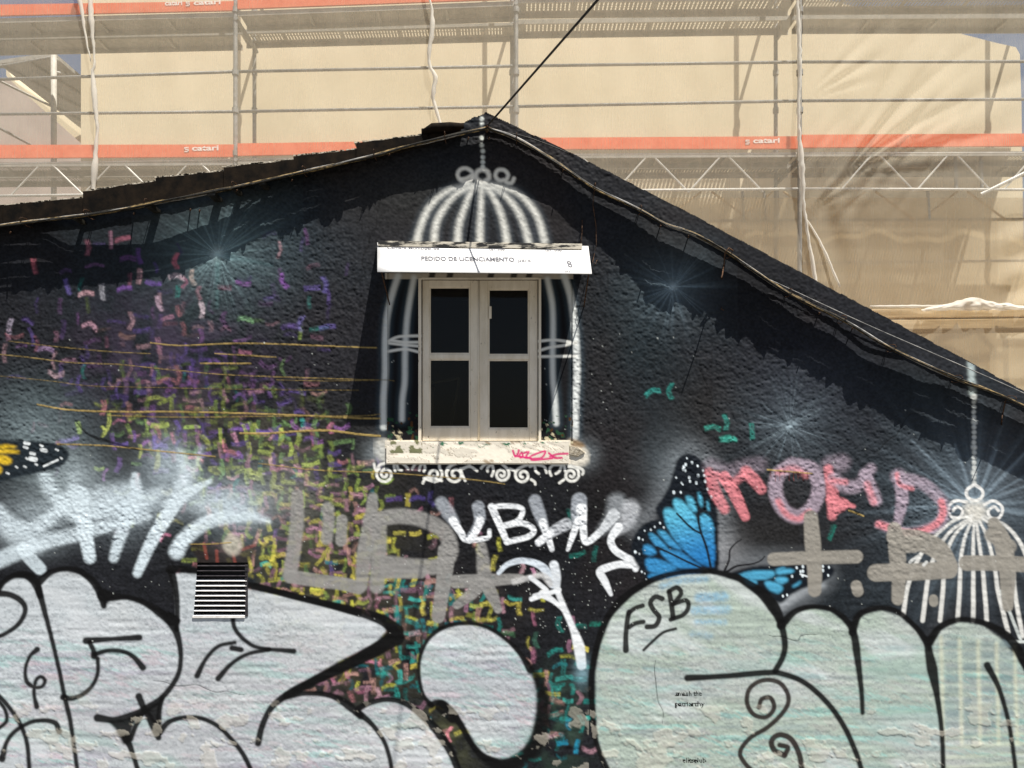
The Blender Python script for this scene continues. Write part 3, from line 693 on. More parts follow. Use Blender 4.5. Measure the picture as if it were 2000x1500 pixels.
for q in ([(1050, 860), (950, 890), (840, 985), (770, 1090), (720, 1220), (695, 1370)], [(1045, 870), (940, 940), (870, 1040), (830, 1150), (812, 1260), (795, 1400)], [(1040, 880), (960, 960), (910, 1080), (900, 1230), (885, 1400)],
          [(1045, 890), (1010, 980), (990, 1100), (985, 1230), (975, 1400)], [(1060, 890), (1055, 1000), (1055, 1150), (1055, 1400)], [(1070, 890), (1085, 1000), (1105, 1150), (1125, 1400)], [(1085, 885), (1130, 980), (1165, 1130), (1185, 1260), (1235, 1460)],
          [(1100, 870), (1200, 960), (1250, 1100), (1275, 1300), (1310, 1480)], [(1110, 865), (1230, 920), (1320, 1050), (1380, 1300)]):
    stroke(T('G', q), [2.5, 3.6, 4.2, 4.4], (216, 216, 212), 2.2, .92, P_CAGE2, grain=.12)
stroke(T('F', [(1940, 340), (2060, 342)]), 2.6, (205, 212, 210), 1.8, .9, P_CAGE2); stroke(T('F', [(1900, 120), (1985, 330)]), 3, (205, 212, 210), 1.8, .8, P_CAGE2)

# --- pink letters
PK = (212, 128, 136); PG = (158, 144, 158)
for pts, r, c, so, al in [([(960, 200), (1020, 230), (1080, 250), (1180, 210), (1280, 190)], [14, 16, 16, 15, 14], PG, 10, .45),
                          ([(950, 240), (990, 370), (1050, 480)], [9, 12, 10], PK, 4, .75), ([(1050, 270), (1120, 390), (1185, 530)], [11, 12, 9], PK, 3, .8), ([(1190, 240), (1250, 300), (1290, 350)], [12, 12, 10], PK, 4, .75),
                          ([(1000, 260), (1090, 310), (1200, 240)], 8, PK, 5, .7), ([(1490, 190), (1400, 260), (1385, 380), (1440, 490), (1530, 530), (1620, 470), (1665, 350), (1630, 230), (1540, 195)], 14, PG, 4.5, .85),
                          ([(1400, 430), (1450, 510), (1530, 545), (1600, 500)], 6, PK, 5, .8), ([(1400, 240), (1500, 215), (1580, 260)], 6, PK, 6, .6)]:
    stroke(T('E', pts), r, c, so, al, P_PINK, grain=.3)
for pts, r, c, so, al in [([(320, 600), (380, 590)], 16, PG, 9, .55), ([(310, 620), (330, 740), (330, 860)], [9, 12, 9], PK, 4, .78), ([(340, 670), (400, 710), (470, 700), (530, 620)], [12, 13, 12, 10], PG, 6, .8), ([(330, 680), (400, 690)], 6, PK, 4, .7),
                          ([(500, 650), (530, 720), (555, 780)], [12, 12, 12], PG, 5, .85), ([(510, 700), (545, 790)], 7, PK, 5, .6), ([(320, 780), (440, 812)], [9, 4], PK, 3, .8), ([(320, 770), (400, 800), (330, 850)], 7, PK, 3, .75),
                          ([(670, 660), (700, 690)], 15, PG, 6, .8), ([(680, 680), (690, 780), (665, 905)], [13, 12, 8], PG, 4, .88), ([(665, 650), (680, 700), (740, 720)], 5, PK, 4, .8),
                          ([(700, 670), (800, 700), (880, 770), (905, 830), (880, 900), (800, 940), (700, 950), (570, 905)], [12, 12, 12, 12, 12, 11, 8], PG, 5, .75), ([(890, 790), (900, 850), (850, 915), (720, 950), (570, 905)], 7, PK, 4, .85)]:
    stroke(T('G', pts), r, c, so, al, P_PINK, grain=.3)

# --- beige letters at the right
B2 = (143, 139, 131)
for pts, r, so in [([(220, 870), (230, 1000), (240, 1130), (240, 1245)], [14, 16, 15, 13], 2.5), ([(30, 1085), (200, 1078), (455, 1072)], 13, 2.2), ([(455, 1222), (462, 1250)], 11, 2),
                   ([(650, 930), (665, 1050), (672, 1180), (668, 1290)], [14, 17, 14, 12], 2.5), ([(555, 1155), (750, 1150), (930, 1140)], 17, 2.2), ([(650, 970), (780, 990), (880, 1040), (935, 1120)], [16, 20, 20, 16], 2.5), ([(660, 1010), (750, 1010)], 16, 3),
                   ([(850, 1290), (852, 1306)], 9, 2), ([(1020, 1105), (1150, 1105), (1400, 1115)], 15, 2.2), ([(1160, 900), (1200, 980), (1225, 1100), (1232, 1200), (1232, 1325)], [12, 18, 17, 15, 11], 2.5), ([(1150, 960), (1240, 1020)], 14, 4)]:
    stroke(T('G', pts), r, B2, so, 0.95, P_BEIGE2, grain=0.12)
for q in ([(730, 1100), (770, 1070)], [(800, 1115), (815, 1100)]): stroke(T('G', q), 3, (200, 202, 200), 1.5, .9, P_CAGE2)

# --- silver bubble letters
st = fbm(90, 9, 91, 4); st2 = fbm(130, 11, 92, 3); st3 = fbm(60, 12, 93, 4); st4 = fbm(200, 120, 94, 3)
def silver(c0, lowtint=1.0):
    s = np.ones((NY, NX, 3)) * lin(c0)
    def mixin(mask, col, am):
        nonlocal s
        m_ = np.clip(mask, 0, 1)[..., None] * am; s = s * (1 - m_) + lin(col) * m_
    dn = smooth01((YY - 1180) / 160)
    mixin(smooth01((st - .52) * 7) * dn, (160, 158, 172), .75 * lowtint); mixin(smooth01((st2 - .58) * 9) * dn, (136, 190, 184), .55)
    mixin(smooth01((st3 - .62) * 10) * dn, (196, 160, 170), .4 * lowtint); mixin(smooth01((st4 - .5) * 5), (186, 189, 190), .5)
    mixin(smooth01((vnoise(9, 5, 95) * .5 + vnoise(3, 3, 96) * .5 - .5) * 4), (110, 118, 124), .32)
    big = fbm(220, 60, 97, 3); big2 = fbm(160, 45, 98, 3)
    mixin(smooth01((big - .5) * 6) * dn, (160, 162, 170), .3 * lowtint + .05); mixin(smooth01((big2 - .55) * 6) * dn, (150, 182, 176), .4); mixin(smooth01((.42 - big) * 7), (204, 209, 213), .5)
    return s
SV = silver((186, 193, 198)); SV2 = silver((166, 180, 170), .3)
fill(T('C', [(-40, 190), (0, 195), (30, 160), (80, 140), (140, 145), (190, 175), (212, 190), (230, 140), (290, 108), (370, 103), (450, 122), (520, 170), (562, 240), (580, 300), (620, 268), (700, 258), (800, 285), (890, 340), (960, 410), (985, 400), (985, 300), (975, 200), (960, 110)]
          + [(1100, 120), (1385, 200), (1700, 262), (1900, 310)]) + T('Dd', [(420, 720), (610, 780), (640, 830), (590, 885), (400, 985), (250, 1075), (190, 1120), (260, 1135), (370, 1150), (440, 1185), (505, 1225), (560, 1175), (650, 1155), (740, 1180), (830, 1255), (900, 1340), (950, 1420), (985, 1500), (1000, 1560)])
     + [(880, 1600), (-60, 1600), (-60, 1150)], SV, .97, 1, P_SILV, grain=.06, sp=False)
fill(T('C', [(1000, 115), (1380, 190), (1380, 330), (1000, 330)]), (192, 192, 190), .0, 1)
fill(T('Dd', [(860, 1190), (820, 1150), (800, 1080), (797, 1000), (810, 930), (850, 860), (920, 818), (1000, 800), (1080, 805), (1160, 835), (1240, 893), (1300, 960), (1340, 1030), (1365, 1100), (1372, 1180), (1360, 1280), (1330, 1370), (1270, 1430), (1200, 1455), (1130, 1440), (1080, 1390), (1030, 1310), (980, 1240), (930, 1190), (885, 1180)]),
     SV, .97, 1, P_SILV, grain=.06)
KO = (11, 11, 12)
def out(fr, pts, r, pid=P_SILV, so=2.6): stroke(T(fr, pts), r, KO, so, .97, pid)
out('C', [(-20, 220), (20, 165), (80, 125), (150, 125), (200, 170), (225, 240)], [6, 5, 6, 8, 9, 6]); out('C', [(215, 200), (250, 330), (290, 480), (330, 650), (360, 800), (395, 950), (430, 1200)], [7, 5, 4.5, 4.5, 5, 4.5, 4.5])
out('C', [(215, 165), (280, 110), (360, 88), (440, 100), (515, 155), (560, 225), (580, 295)], [8, 6, 5, 6, 7, 8, 6]); out('C', [(575, 235), (640, 245), (720, 248), (800, 275), (880, 325), (950, 380)], [12, 6, 5, 6, 8, 9])
out('C', [(900, 330), (950, 380), (990, 460), (1008, 560), (1000, 660), (960, 740), (900, 810), (830, 860), (760, 900), (640, 930), (545, 920)], [5, 9, 6, 4.8, 5, 5.5, 6, 8, 8, 6, 8])
out('C', [(955, 95), (980, 200), (990, 320), (985, 430)], [8, 6, 5, 5]); out('C', [(950, 92), (1020, 90), (1110, 102)], [9, 6, 5]); out('C', [(940, 350), (985, 380)], 8)
out('C', [(1375, 178), (1500, 205), (1700, 255), (2000, 335)], [7, 6, 6, 7]); out('Dd', [(0, 612), (200, 665), (400, 712), (600, 770), (690, 830)], [6, 6.5, 7, 9, 13])
fill(T('Dd', [(600, 770), (680, 800), (735, 860), (700, 890), (560, 960), (430, 1030), (300, 1090), (180, 1160), (100, 1180), (160, 1120), (280, 1050), (420, 970), (560, 905), (625, 850), (640, 815)]), KO, .97, 1, P_SILV, sp=False)
out('Dd', [(690, 865), (450, 995), (280, 1075), (170, 1130), (80, 1200), (32, 1290), (10, 1380)], [14, 13, 10, 8, 7, 6, 6.5])
out('Dd', [(150, 1145), (260, 1135), (360, 1145), (430, 1180), (500, 1235), (510, 1245)], [7, 5, 5, 6, 8, 7]); out('Dd', [(500, 1230), (560, 1280), (620, 1360), (650, 1440), (665, 1520)], [7, 5, 4.5, 4.5, 4.5])
out('Dd', [(500, 1210), (560, 1180), (650, 1165), (740, 1190), (830, 1260), (900, 1340), (955, 1430), (990, 1520)], [6, 5.5, 5.5, 6.5, 8, 9, 8, 7])
out('Dd', [(860, 1195), (820, 1150), (800, 1080), (795, 1000), (810, 930), (850, 860), (920, 812), (1000, 793), (1080, 797), (1160, 828), (1240, 888), (1300, 955), (1340, 1020)], [5, 3.8, 3.8, 4, 4, 4.5, 4.5, 4.5, 4, 4, 4, 5, 8])
fill(T('Dd', [(1340, 1000), (1400, 1050), (1435, 1150), (1442, 1260), (1425, 1370), (1370, 1450), (1290, 1500), (1200, 1530), (1120, 1490), (1090, 1430), (1150, 1460), (1230, 1460), (1300, 1420), (1345, 1340), (1368, 1230), (1368, 1120), (1345, 1040)]), KO, .96, 2, P_SILV, sp=False)
out('Dd', [(850, 1190), (900, 1180), (950, 1220), (1000, 1290), (1050, 1380), (1100, 1440), (1170, 1470)], [5, 7, 7, 6, 5, 7, 7]); out('Dd', [(905, 1200), (960, 1250)], 12)
out('C', [(480, 490), (620, 480), (778, 472)], [7, 4.5, 6.5]); out('C', [(500, 500), (520, 540), (525, 575)], [5, 5, 7]); out('C', [(545, 590), (545, 670), (515, 740), (460, 790), (400, 812), (350, 806)], [4.5, 4.2, 4.2, 4.5, 5, 6])
out('C', [(530, 565), (600, 545), (680, 548), (740, 575), (798, 640)], [5, 4.5, 4.5, 5, 6.5]); out('C', [(208, 538), (165, 580), (142, 650), (150, 715), (190, 748), (235, 745), (252, 710), (228, 690), (200, 715), (190, 790), (205, 858)], [6, 3.8, 3.8, 3.8, 5, 4, 4, 4, 4, 4, 5.5])
out('C', [(-20, 225), (60, 235), (125, 275), (140, 330), (100, 400), (30, 450), (-20, 470)], [7, 6, 6, 5, 5, 4.5, 4.5]); out('C', [(-20, 780), (50, 860), (110, 950), (150, 1060), (165, 1220)], 4.6)
out('C', [(10, 1150), (40, 1050), (90, 990), (170, 945), (250, 935), (310, 950), (332, 995)], [7, 4.5, 4.5, 4.5, 4.5, 5, 6]); out('C', [(-10, 820), (30, 880), (35, 940), (-10, 980)], 4)
out('C', [(1310, 500), (1220, 520), (1150, 590), (1100, 685)], [4, 4.2, 4.2, 6]); out('C', [(1295, 530), (1345, 540)], 5.5); out('C', [(1296, 330), (1310, 420), (1370, 490), (1450, 530), (1640, 548)], [5, 4.5, 4.2, 4.2, 5.5])
out('C', [(1500, 540), (1380, 565), (1290, 620), (1218, 700)], [4.5, 4.2, 4.2, 6]); out('C', [(775, 800), (800, 860), (840, 930), (885, 1030)], [7, 6, 8, 6]); out('C', [(905, 810), (890, 880), (885, 1000)], [5, 5, 7])
out('C', [(700, 1020), (735, 1100), (770, 1210)], [8, 5, 5]); out('C', [(805, 880), (760, 960), (730, 1040)], 5)
fill(T('C', [(600, 935), (700, 930), (790, 880), (745, 960), (725, 1060), (690, 1070), (650, 990)]), KO, .97, 1, P_SILV, sp=False); fill(T('C', [(800, 870), (905, 820), (890, 900), (890, 1040), (860, 960)]), KO, .97, 1, P_SILV, sp=False)
out('C', [(890, 1000), (940, 945), (1020, 918), (1120, 922), (1220, 970), (1300, 1050), (1360, 1130), (1405, 1220)], [7, 5, 4.5, 4.5, 4.5, 4.8, 5, 5])
# right letters
fill(T('F', [(190, 889), (150, 800), (140, 600), (140, 480), (160, 360), (210, 230), (300, 140), (400, 80), (520, 50), (640, 45), (760, 80), (860, 150), (930, 250), (955, 280), (1000, 215), (1080, 197), (1160, 212), (1230, 262), (1258, 300), (1295, 225), (1380, 205), (1460, 230), (1540, 300), (1590, 390),
            (1630, 290), (1720, 255), (1820, 270), (1900, 330), (1960, 400), (2010, 480), (2400, 700), (2400, 1100), (220, 1100)]), SV2, .97, 1, P_SILV2, grain=.06, sp=False)
for q, r, al in [([(590, 150), (700, 145)], 9, .6), ([(570, 205), (710, 200)], 9, .5), ([(580, 255), (700, 255)], 5, .5), ([(430, 100), (520, 75), (620, 70)], 6, .5), ([(560, 305), (640, 315)], 6, .35)]:
    stroke(T('F', q), r, (110, 165, 200), 6, al, P_SILV2, grain=.4)
for i in range(4):
    for j in range(9):
        stroke(T('F', [(1675 + i * 78, 350 + j * 50), (1705 + i * 78, 350 + j * 50)]), 7.5, (112, 130, 136), 5, .4 if (i + j) % 3 else .6, P_SILV2)
for i in range(5): stroke(T('F', [(1640 + i * 80, 320 + 10 * i), (1650 + i * 80, 780)]), 3.5, (206, 206, 180), 4, .45, P_SILV2)
for j in range(4): stroke(T('F', [(1660, 760 + j * 42), (2000, 740 + j * 42)]), 3.5, (200, 208, 184), 4, .4, P_SILV2)
for k in range(26):
    x = rnd.uniform(170, 1500); y = rnd.uniform(300, 860); stroke(T('F', [(x, y), (x + rnd.uniform(60, 200), y + rnd.uniform(-12, 8))]), rnd.uniform(2, 5), rnd.choice([(132, 150, 156), (150, 190, 176), (140, 160, 165)]), 5, .35, P_SILV2)
def out2(pts, r, so=2.6): out('F', pts, r, P_SILV2, so)
out2([(200, 910), (145, 780), (127, 640), (122, 500), (142, 380), (185, 250), (265, 150), (380, 75), (500, 42), (640, 36), (760, 62)], [5, 5, 5.5, 6, 6, 6.5, 8, 6, 5, 5, 6])
out2([(760, 62), (860, 130), (930, 220), (960, 330), (955, 400), (920, 468)], [6, 9, 12, 7, 6, 6]); out2([(540, 498), (700, 490), (880, 475), (950, 480), (1050, 520), (1150, 610), (1220, 710), (1270, 820), (1300, 910)], [7, 5.5, 6, 6, 5.5, 5.5, 5.5, 5.5, 5])
out2([(945, 270), (1010, 208), (1090, 188), (1170, 203), (1230, 250), (1262, 310), (1280, 430), (1295, 560), (1300, 650)], [9, 6, 4.5, 5, 7, 8, 6, 5, 4.5])
out2([(1255, 300), (1285, 225), (1360, 195), (1440, 205), (1515, 262), (1575, 340), (1592, 410), (1620, 560), (1642, 720), (1650, 910)], [8, 6, 5, 5, 7, 11, 6, 4.8, 4.8, 4.8])
out2([(1590, 340), (1640, 275), (1720, 245), (1810, 255), (1900, 295), (1960, 355), (2030, 480)], [9, 6, 5, 6, 8, 9, 9]); out2([(1840, 443), (1890, 540), (1930, 680), (1950, 800), (1965, 910)], [7, 5, 4.5, 4.5, 4.5])
DB = (40, 32, 30)
stroke(T('F', [(850, 625), (862, 590), (900, 585), (915, 630), (880, 668), (825, 655), (797, 600), (812, 540), (870, 508), (940, 520), (978, 580), (960, 640), (890, 710), (810, 760), (768, 820), (790, 870), (830, 910)]), 4.6, DB, 2.2, .96, P_SILV2)
stroke(T('F', [(965, 830), (975, 800), (940, 790)]), 5, DB, 2.2, .96, P_SILV2); stroke(T('F', [(960, 835), (915, 810), (905, 770), (940, 745), (990, 765), (1025, 830), (1038, 910)]), 5.5, DB, 2.2, .96, P_SILV2)
for q, r in [([(408, 1400), (408, 1300), (420, 1190), (430, 1150)], [6, 5, 5, 5]), ([(425, 1160), (470, 1125), (518, 1110)], 4.5), ([(430, 1250), (470, 1225), (522, 1215)], 4.5), ([(645, 1065), (600, 1052), (568, 1090), (590, 1140), (625, 1185), (600, 1240), (545, 1248)], 5),
             ([(690, 1020), (705, 1100), (715, 1190)], 5.2), ([(690, 1015), (740, 992), (768, 1030), (715, 1100)], 4.6), ([(715, 1100), (800, 1075), (815, 1120), (780, 1170), (700, 1200)], 4.6), ([(525, 1398), (580, 1345), (650, 1285), (732, 1260)], 3)]:
    stroke(T('E', q), r, (20, 20, 20), 1.8, .96, P_SILV2)

# small black stencilled words
for body, x0, x1, y, h in (('smash the', 1319, 1371, 1362, 9.5), ('patriarchy', 1319, 1376, 1382, 9.5), ('elitselub', 1333, 1379, 1492, 9.5)):
    me = text_mesh('stencil', body, 1.0, .022); vs = np.array([v.co[:2] for v in me.vertices]); w_ = vs[:, 0].max() - vs[:, 0].min()
    pxs = x0 + (vs[:, 0] - vs[:, 0].min()) / w_ * (x1 - x0); pys = y - vs[:, 1] / .72 * h
    for pg in me.polygons:
        q = [(pxs[i], pys[i]) for i in pg.vertices]; sl, ins = polymask(q, False)
        C[sl][ins] = lin((8, 8, 8)); ID[sl][ins] = P_STEN[{'s': 0, 'p': 1, 'e': 2}[body[0]]]
    for o_ in (.0,): bpy.data.meshes.remove(me)
# --- taut old wires glued to the wall, ochre where the paint has gone; cracks
YL = (172, 148, 88)
for fr, q, r, al in [('A', [(840, 770), (1000, 785), (1250, 775), (1500, 775), (2000, 795), (2100, 798)], 1.3, .85), ('A', [(0, 835), (150, 850), (400, 880), (650, 890), (850, 910), (1000, 925), (1300, 950), (2000, 975), (2110, 978)], 1.0, .65),
                     ('A', [(50, 760), (300, 790), (620, 820), (840, 830)], .9, .55), ('A', [(0, 955), (300, 985), (500, 1010), (900, 1020), (1400, 1030), (2000, 1035)], .9, .45), ('A', [(210, 1115), (400, 1145), (700, 1155), (1000, 1155), (1500, 1168), (2000, 1190), (2120, 1192)], 1.7, .9),
                     ('A', [(600, 1175), (1000, 1185), (1500, 1180), (2000, 1178), (2120, 1168)], 1.2, .6), ('A', [(1340, 1275), (1500, 1275), (1800, 1258), (2000, 1280), (2120, 1290)], 2.1, .95), ('A', [(320, 1335), (600, 1345), (900, 1375), (1200, 1405)], 1.4, .85),
                     ('A', [(1120, 885), (1400, 885)], 1.4, .9), ('A', [(1200, 830), (1540, 850)], 1.2, .8), ('p', [(505, 905), (620, 918), (760, 924), (905, 935), (985, 945)], 1.1, .8), ('p', [(540, 742), (640, 744), (745, 742), (770, 744)], .9, .5),
                     ('V', [(440, 592), (600, 590), (730, 580)], 1.3, .8), ('E', [(1330, 225), (1450, 235), (1620, 250)], 1.5, .9), ('E', [(1860, 490), (1900, 505), (1955, 525)], 1.8, .9)]:
    stroke(T(fr, q), r * .6 + .5, (24, 22, 20), 2.2, .6, None, relief=0.6); stroke(T(fr, q), r, YL, 1.0, al * .85, None, grain=.6, relief=1.2)
for q in ([(150, 826), (175, 850), (230, 868), (290, 885)], [(190, 640), (150, 700)]): stroke(q, [1, 3, 1.5, .5] if len(q) > 2 else .5, (14, 14, 15), 2, .8, None, relief=-1.5)
for (x, y, n_, dx_, dy_) in ((1180, 700, 9, 3, 22), (1700, 880, 8, 14, -9), (560, 620, 9, 16, 5), (1330, 690, 7, 5, 17), (740, 400, 10, -6, 18), (1280, 1290, 6, 2, 20), (300, 1330, 9, 20, 3), (1500, 1240, 7, 18, 4)):
    q_ = [(x, y)]
    for k in range(n_): q_.append((q_[-1][0] + dx_ + rnd.gauss(0, 6), q_[-1][1] + dy_ + rnd.gauss(0, 6)))
    stroke(q_, [.4, 1.0, .7, .3], (16, 16, 17), 1.0, .75, None, relief=-1.6)
for k in range(9): x = 1505 + k * 9; stroke([(x, 921), (x + .5, 925 + rnd.uniform(4, 16))], .7, (110, 50, 46), 1, .7)
# dirt rings, flakes, white spatter
for k in range(420):
    x = rnd.choice([rnd.gauss(1110, 70), rnd.gauss(900, 200), rnd.uniform(100, 1990)]); y = rnd.choice([rnd.gauss(1150, 60), rnd.uniform(650, 1250)]); r = rnd.uniform(.35, 1.1)
    stroke([(x, y), (x + .4, y + .3)], r, (200, 205, 200), 1.0, rnd.uniform(.4, .9), sp=False)
fl = fbm(34, 22, 301, 4); fl2 = fbm(12, 8, 302, 3)
# plaster damage low on the silver letters: raised flakes
dm = smooth01((fl - .6) * 14) * smooth01((YY - 1330) / 80) * ((ID == P_SILV) | (ID == P_SILV2) | ((XX > 1070) & (XX < 1150))); HT += 2.4 * dm; C[:] = C * (1 - .35 * dm[..., None]) + lin((196, 190, 176)) * .35 * dm[..., None]
# peeling paint on the window surround
pz = ((XX > 756) & (XX < 826) | (XX > 1050) & (XX < 1120)) & (YY > 790) & (YY < 866)
m_ = smooth01((fl2 - .62 + (YY - 850) / 160) * 9) * pz; C[:] = C * (1 - m_[..., None]) + lin((190, 180, 150)) * m_[..., None]
m_ = smooth01((fbm(9, 7, 303, 2) - .66) * 9) * pz * (YY > 805); C[:] = C * (1 - m_[..., None]) + lin((36, 70, 48)) * m_[..., None]
m_ = smooth01((fbm(7, 12, 304, 2) - .68) * 9) * pz * (YY > 815); C[:] = C * (1 - m_[..., None]) + lin((70, 46, 24)) * m_[..., None]
HT += pz * 2 * (fl2 - .5)
# sill
sz = (XX > 752) & (XX < 1114) & (YY > 860) & (YY < 908)
flk = fbm(46, 8, 310, 4); cb = lin((236, 228, 212)) * (1 - .18 * (flk[..., None] > .5))
C[sz] = cb[sz]
m_ = smooth01((np.abs(flk - .5) < .012) * 1.0) * sz; C[:] = C * (1 - .5 * m_[..., None]) + lin((110, 90, 60)) * .5 * m_[..., None]
m_ = smooth01((fbm(18, 6, 311, 3) - .58 - np.abs(YY - 867) / 45) * 9) * sz; C[:] = C * (1 - m_[..., None]) + lin((60, 110, 84)) * m_[..., None]
m_ = smooth01((fbm(40, 12, 312, 3) - .68) * 9) * sz; C[:] = C * (1 - .8 * m_[..., None]) + lin((150, 130, 104)) * .8 * m_[..., None]
m_ = smooth01((fbm(12, 9, 313, 3) - .48) * 9) * sz * (XX < 835) * (YY < 885); C[:] = C * (1 - .9 * m_[..., None]) + lin((96, 100, 60)) * .9 * m_[..., None]
HT += sz * (2.4 * (flk > .5) + 1.6 * (flk - .5)); HT[sz] *= .3
for q in ([(1225, 175), (1245, 225), (1270, 195), (1275, 170)], [(1280, 215), (1300, 190), (1310, 220), (1290, 235)], [(1320, 195), (1360, 185), (1330, 235), (1370, 230)], [(1380, 220), (1440, 195), (1500, 180), (1470, 235), (1390, 245), (1400, 255), (1560, 240)],
          [(1530, 195), (1580, 235), (1640, 235)], [(1540, 225), (1600, 205), (1690, 200)], [(1245, 220), (1380, 240)]):
    stroke(T('S', q), 2.0, (205, 40, 110), 1.1, .95, None)

# ------------------------------------------------------------------ house
ROOF_R = [(951, 221), (1087, 285), (1350, 418), (1503, 500), (1752, 632), (2000, 764), (2300, 924)]
ROOF_L = [(-300, 470), (0, 425), (350, 372), (700, 296), (825, 262), (895, 242), (947, 221)]
rl = ROOF_L + ROOF_R
roofy = np.interp(gx, [p[0] for p in rl], [p[1] for p in rl])
jag = (vnoise(5, 400, 400)[0] - .5) * 3 + (vnoise(14, 400, 401)[0] - .5) * 4
keep = (gy[:-1, None] > (roofy + jag)[None, :-1])
hole = np.zeros_like(keep)
cx_ = (gx[:-1] + gx[1:]) / 2; cy_ = (gy[:-1] + gy[1:]) / 2
CX, CY = np.meshgrid(cx_, cy_)
FID = ID[:-1, :-1].copy()
in_r = lambda x0, y0, x1, y1: (CX > x0) & (CX < x1) & (CY > y0) & (CY < y1)
FID[in_r(757, 533, 824, 863)] = P_PANEL_L; FID[in_r(1051, 533, 1119, 863)] = P_PANEL_R; FID[in_r(824, 533, 1051, 547)] = P_LINTEL
FID[in_r(755, 863, 1112, 905)] = P_SILL
hole |= in_r(824, 547, 1051, 863)
hole |= (CY > 1098) & (CY < 1208) & (CX > 386 - (CY - 1098) * .07) & (CX < 485 - (CY - 1098) * .06)
keep &= ~hole

house = empty('house', (0, 0, 0), 'black painted gabled house covered in graffiti with one attic window', 'house')
def gridmesh(name, mask, L):
    """the part of the wall grid under mask, at distance L from the camera"""
    jj, ii = np.nonzero(mask)
    a = jj * NX + ii; quads = np.stack([a, a + NX, a + NX + 1, a + 1], 1)
    used, inv = np.unique(quads.ravel(), return_inverse=True)
    px = XX.ravel()[used]; py = YY.ravel()[used]; h = HT.ravel()[used] * 0.001
    co = np.stack([(px - 1000) / F * L, np.full(px.shape, L - D) - h, EYE + (HOR - py) / F * L], 1).astype(np.float32)
    me = bpy.data.meshes.new(name); n = len(quads)
    me.vertices.add(len(used)); me.vertices.foreach_set("co", co.ravel())
    me.loops.add(n * 4); me.loops.foreach_set("vertex_index", inv.astype(np.int32))
    me.polygons.add(n); me.polygons.foreach_set("loop_start", np.arange(0, n * 4, 4, dtype=np.int32))
    me.update(calc_edges=True)
    at = me.color_attributes.new("paint", 'FLOAT_COLOR', 'POINT')
    col = np.concatenate([np.clip(C.reshape(-1, 3)[used], 0, 1), np.ones((len(used), 1))], 1).astype(np.float32)
    at.data.foreach_set("color", col.ravel())
    me.materials.append(M['paint'])
    return me
is_graf = (FID >= 1) & (FID <= len(IDN))
wall = obj('gable_wall', gridmesh('gable_wall', keep & ~is_graf & (FID < 100), D), None, house, label='rough black plaster gable wall')
for k, (nm, lb) in IDN.items():
    mk = keep & (FID == k)
    if mk.sum() > 20: obj(nm, gridmesh(nm, mk, D), None, wall, label=lb)

def wtop(px): return float(np.interp(px, [p[0] for p in rl], [p[1] for p in rl]))
def xs_between(a, b, step=40):
    xs = [a] + [x for x in range(int(a // step) * step + step, int(b), step)] + [b]; return xs
def wallpiece(mb, x0, x1, ybot=None):
    top = [P(x, wtop(x) + 2) + Vector((0, .018, 0)) for x in xs_between(x0, x1)]
    bot = [P(x1, ybot or 1596) + Vector((0, .018, 0)), P(x0, ybot or 1596) + Vector((0, .018, 0))]
    mb.prism(top + bot, (0, .32, 0))
mb = MB()
wallpiece(mb, -260, 380); wallpiece(mb, 485, 757); wallpiece(mb, 757, 1119, 533); wallpiece(mb, 1119, 2252)
wallpiece(mb, 380, 485, 1097)
for (a, b, c, d) in ((757, 906, 1119, 1596), (380, 1207, 485, 1596)):
    mb.prism([P(a, b) + Vector((0, .018, 0)), P(c, b) + Vector((0, .018, 0)), P(c, d) + Vector((0, .018, 0)), P(a, d) + Vector((0, .018, 0))], (0, .32, 0))
mb.build('masonry', M['masonry'], wall)
# cap of the gable: rough plaster edge seen against the scaffold
mb = MB()
pts = [(x, wtop(x)) for x in xs_between(951, 2252, 12)]
for (a, b) in zip(pts[:-1], pts[1:]):
    j = rnd.uniform(-1, 1.2)
    mb.hexa([P(a[0], a[1] + 5), P(b[0], b[1] + 5), P(b[0], b[1] - 1 + j), P(a[0], a[1] - 1 + j), P(a[0], a[1] + 5) + Vector((0, .33, 0)), P(b[0], b[1] + 5) + Vector((0, .33, 0)), P(b[0], b[1] + j) + Vector((0, .33, 0)), P(a[0], a[1] + j) + Vector((0, .33, 0))])
cap = mb.build('coping', M['masonry'], house); cap.location.y += 0.006
# roof behind the gable
mb = MB()
apex = P(947, 226); eL = P(-400, 492); eR = P(2400, 982)
for e in (eL, eR):
    mb.prism([apex + Vector((0, .33, 0)), e + Vector((0, .33, 0)), e + Vector((0, .33, -.08)), apex + Vector((0, .33, -.08))], (0, 1.9, 0))
mb.build('roof', M['clay'], house)
mb = MB()
mb.box(P(-260, 0).x, P(-252, 0).x, .33, 2.2, 0, P(0, 492).z); mb.box(P(2245, 0).x, P(2252, 0).x, .33, 2.2, 0, P(0, 900).z); mb.box(P(-260, 0).x, P(2252, 0).x, 2.2, 2.25, 0, P(0, 900).z)
mb.build('side_walls', M['masonry'], house)

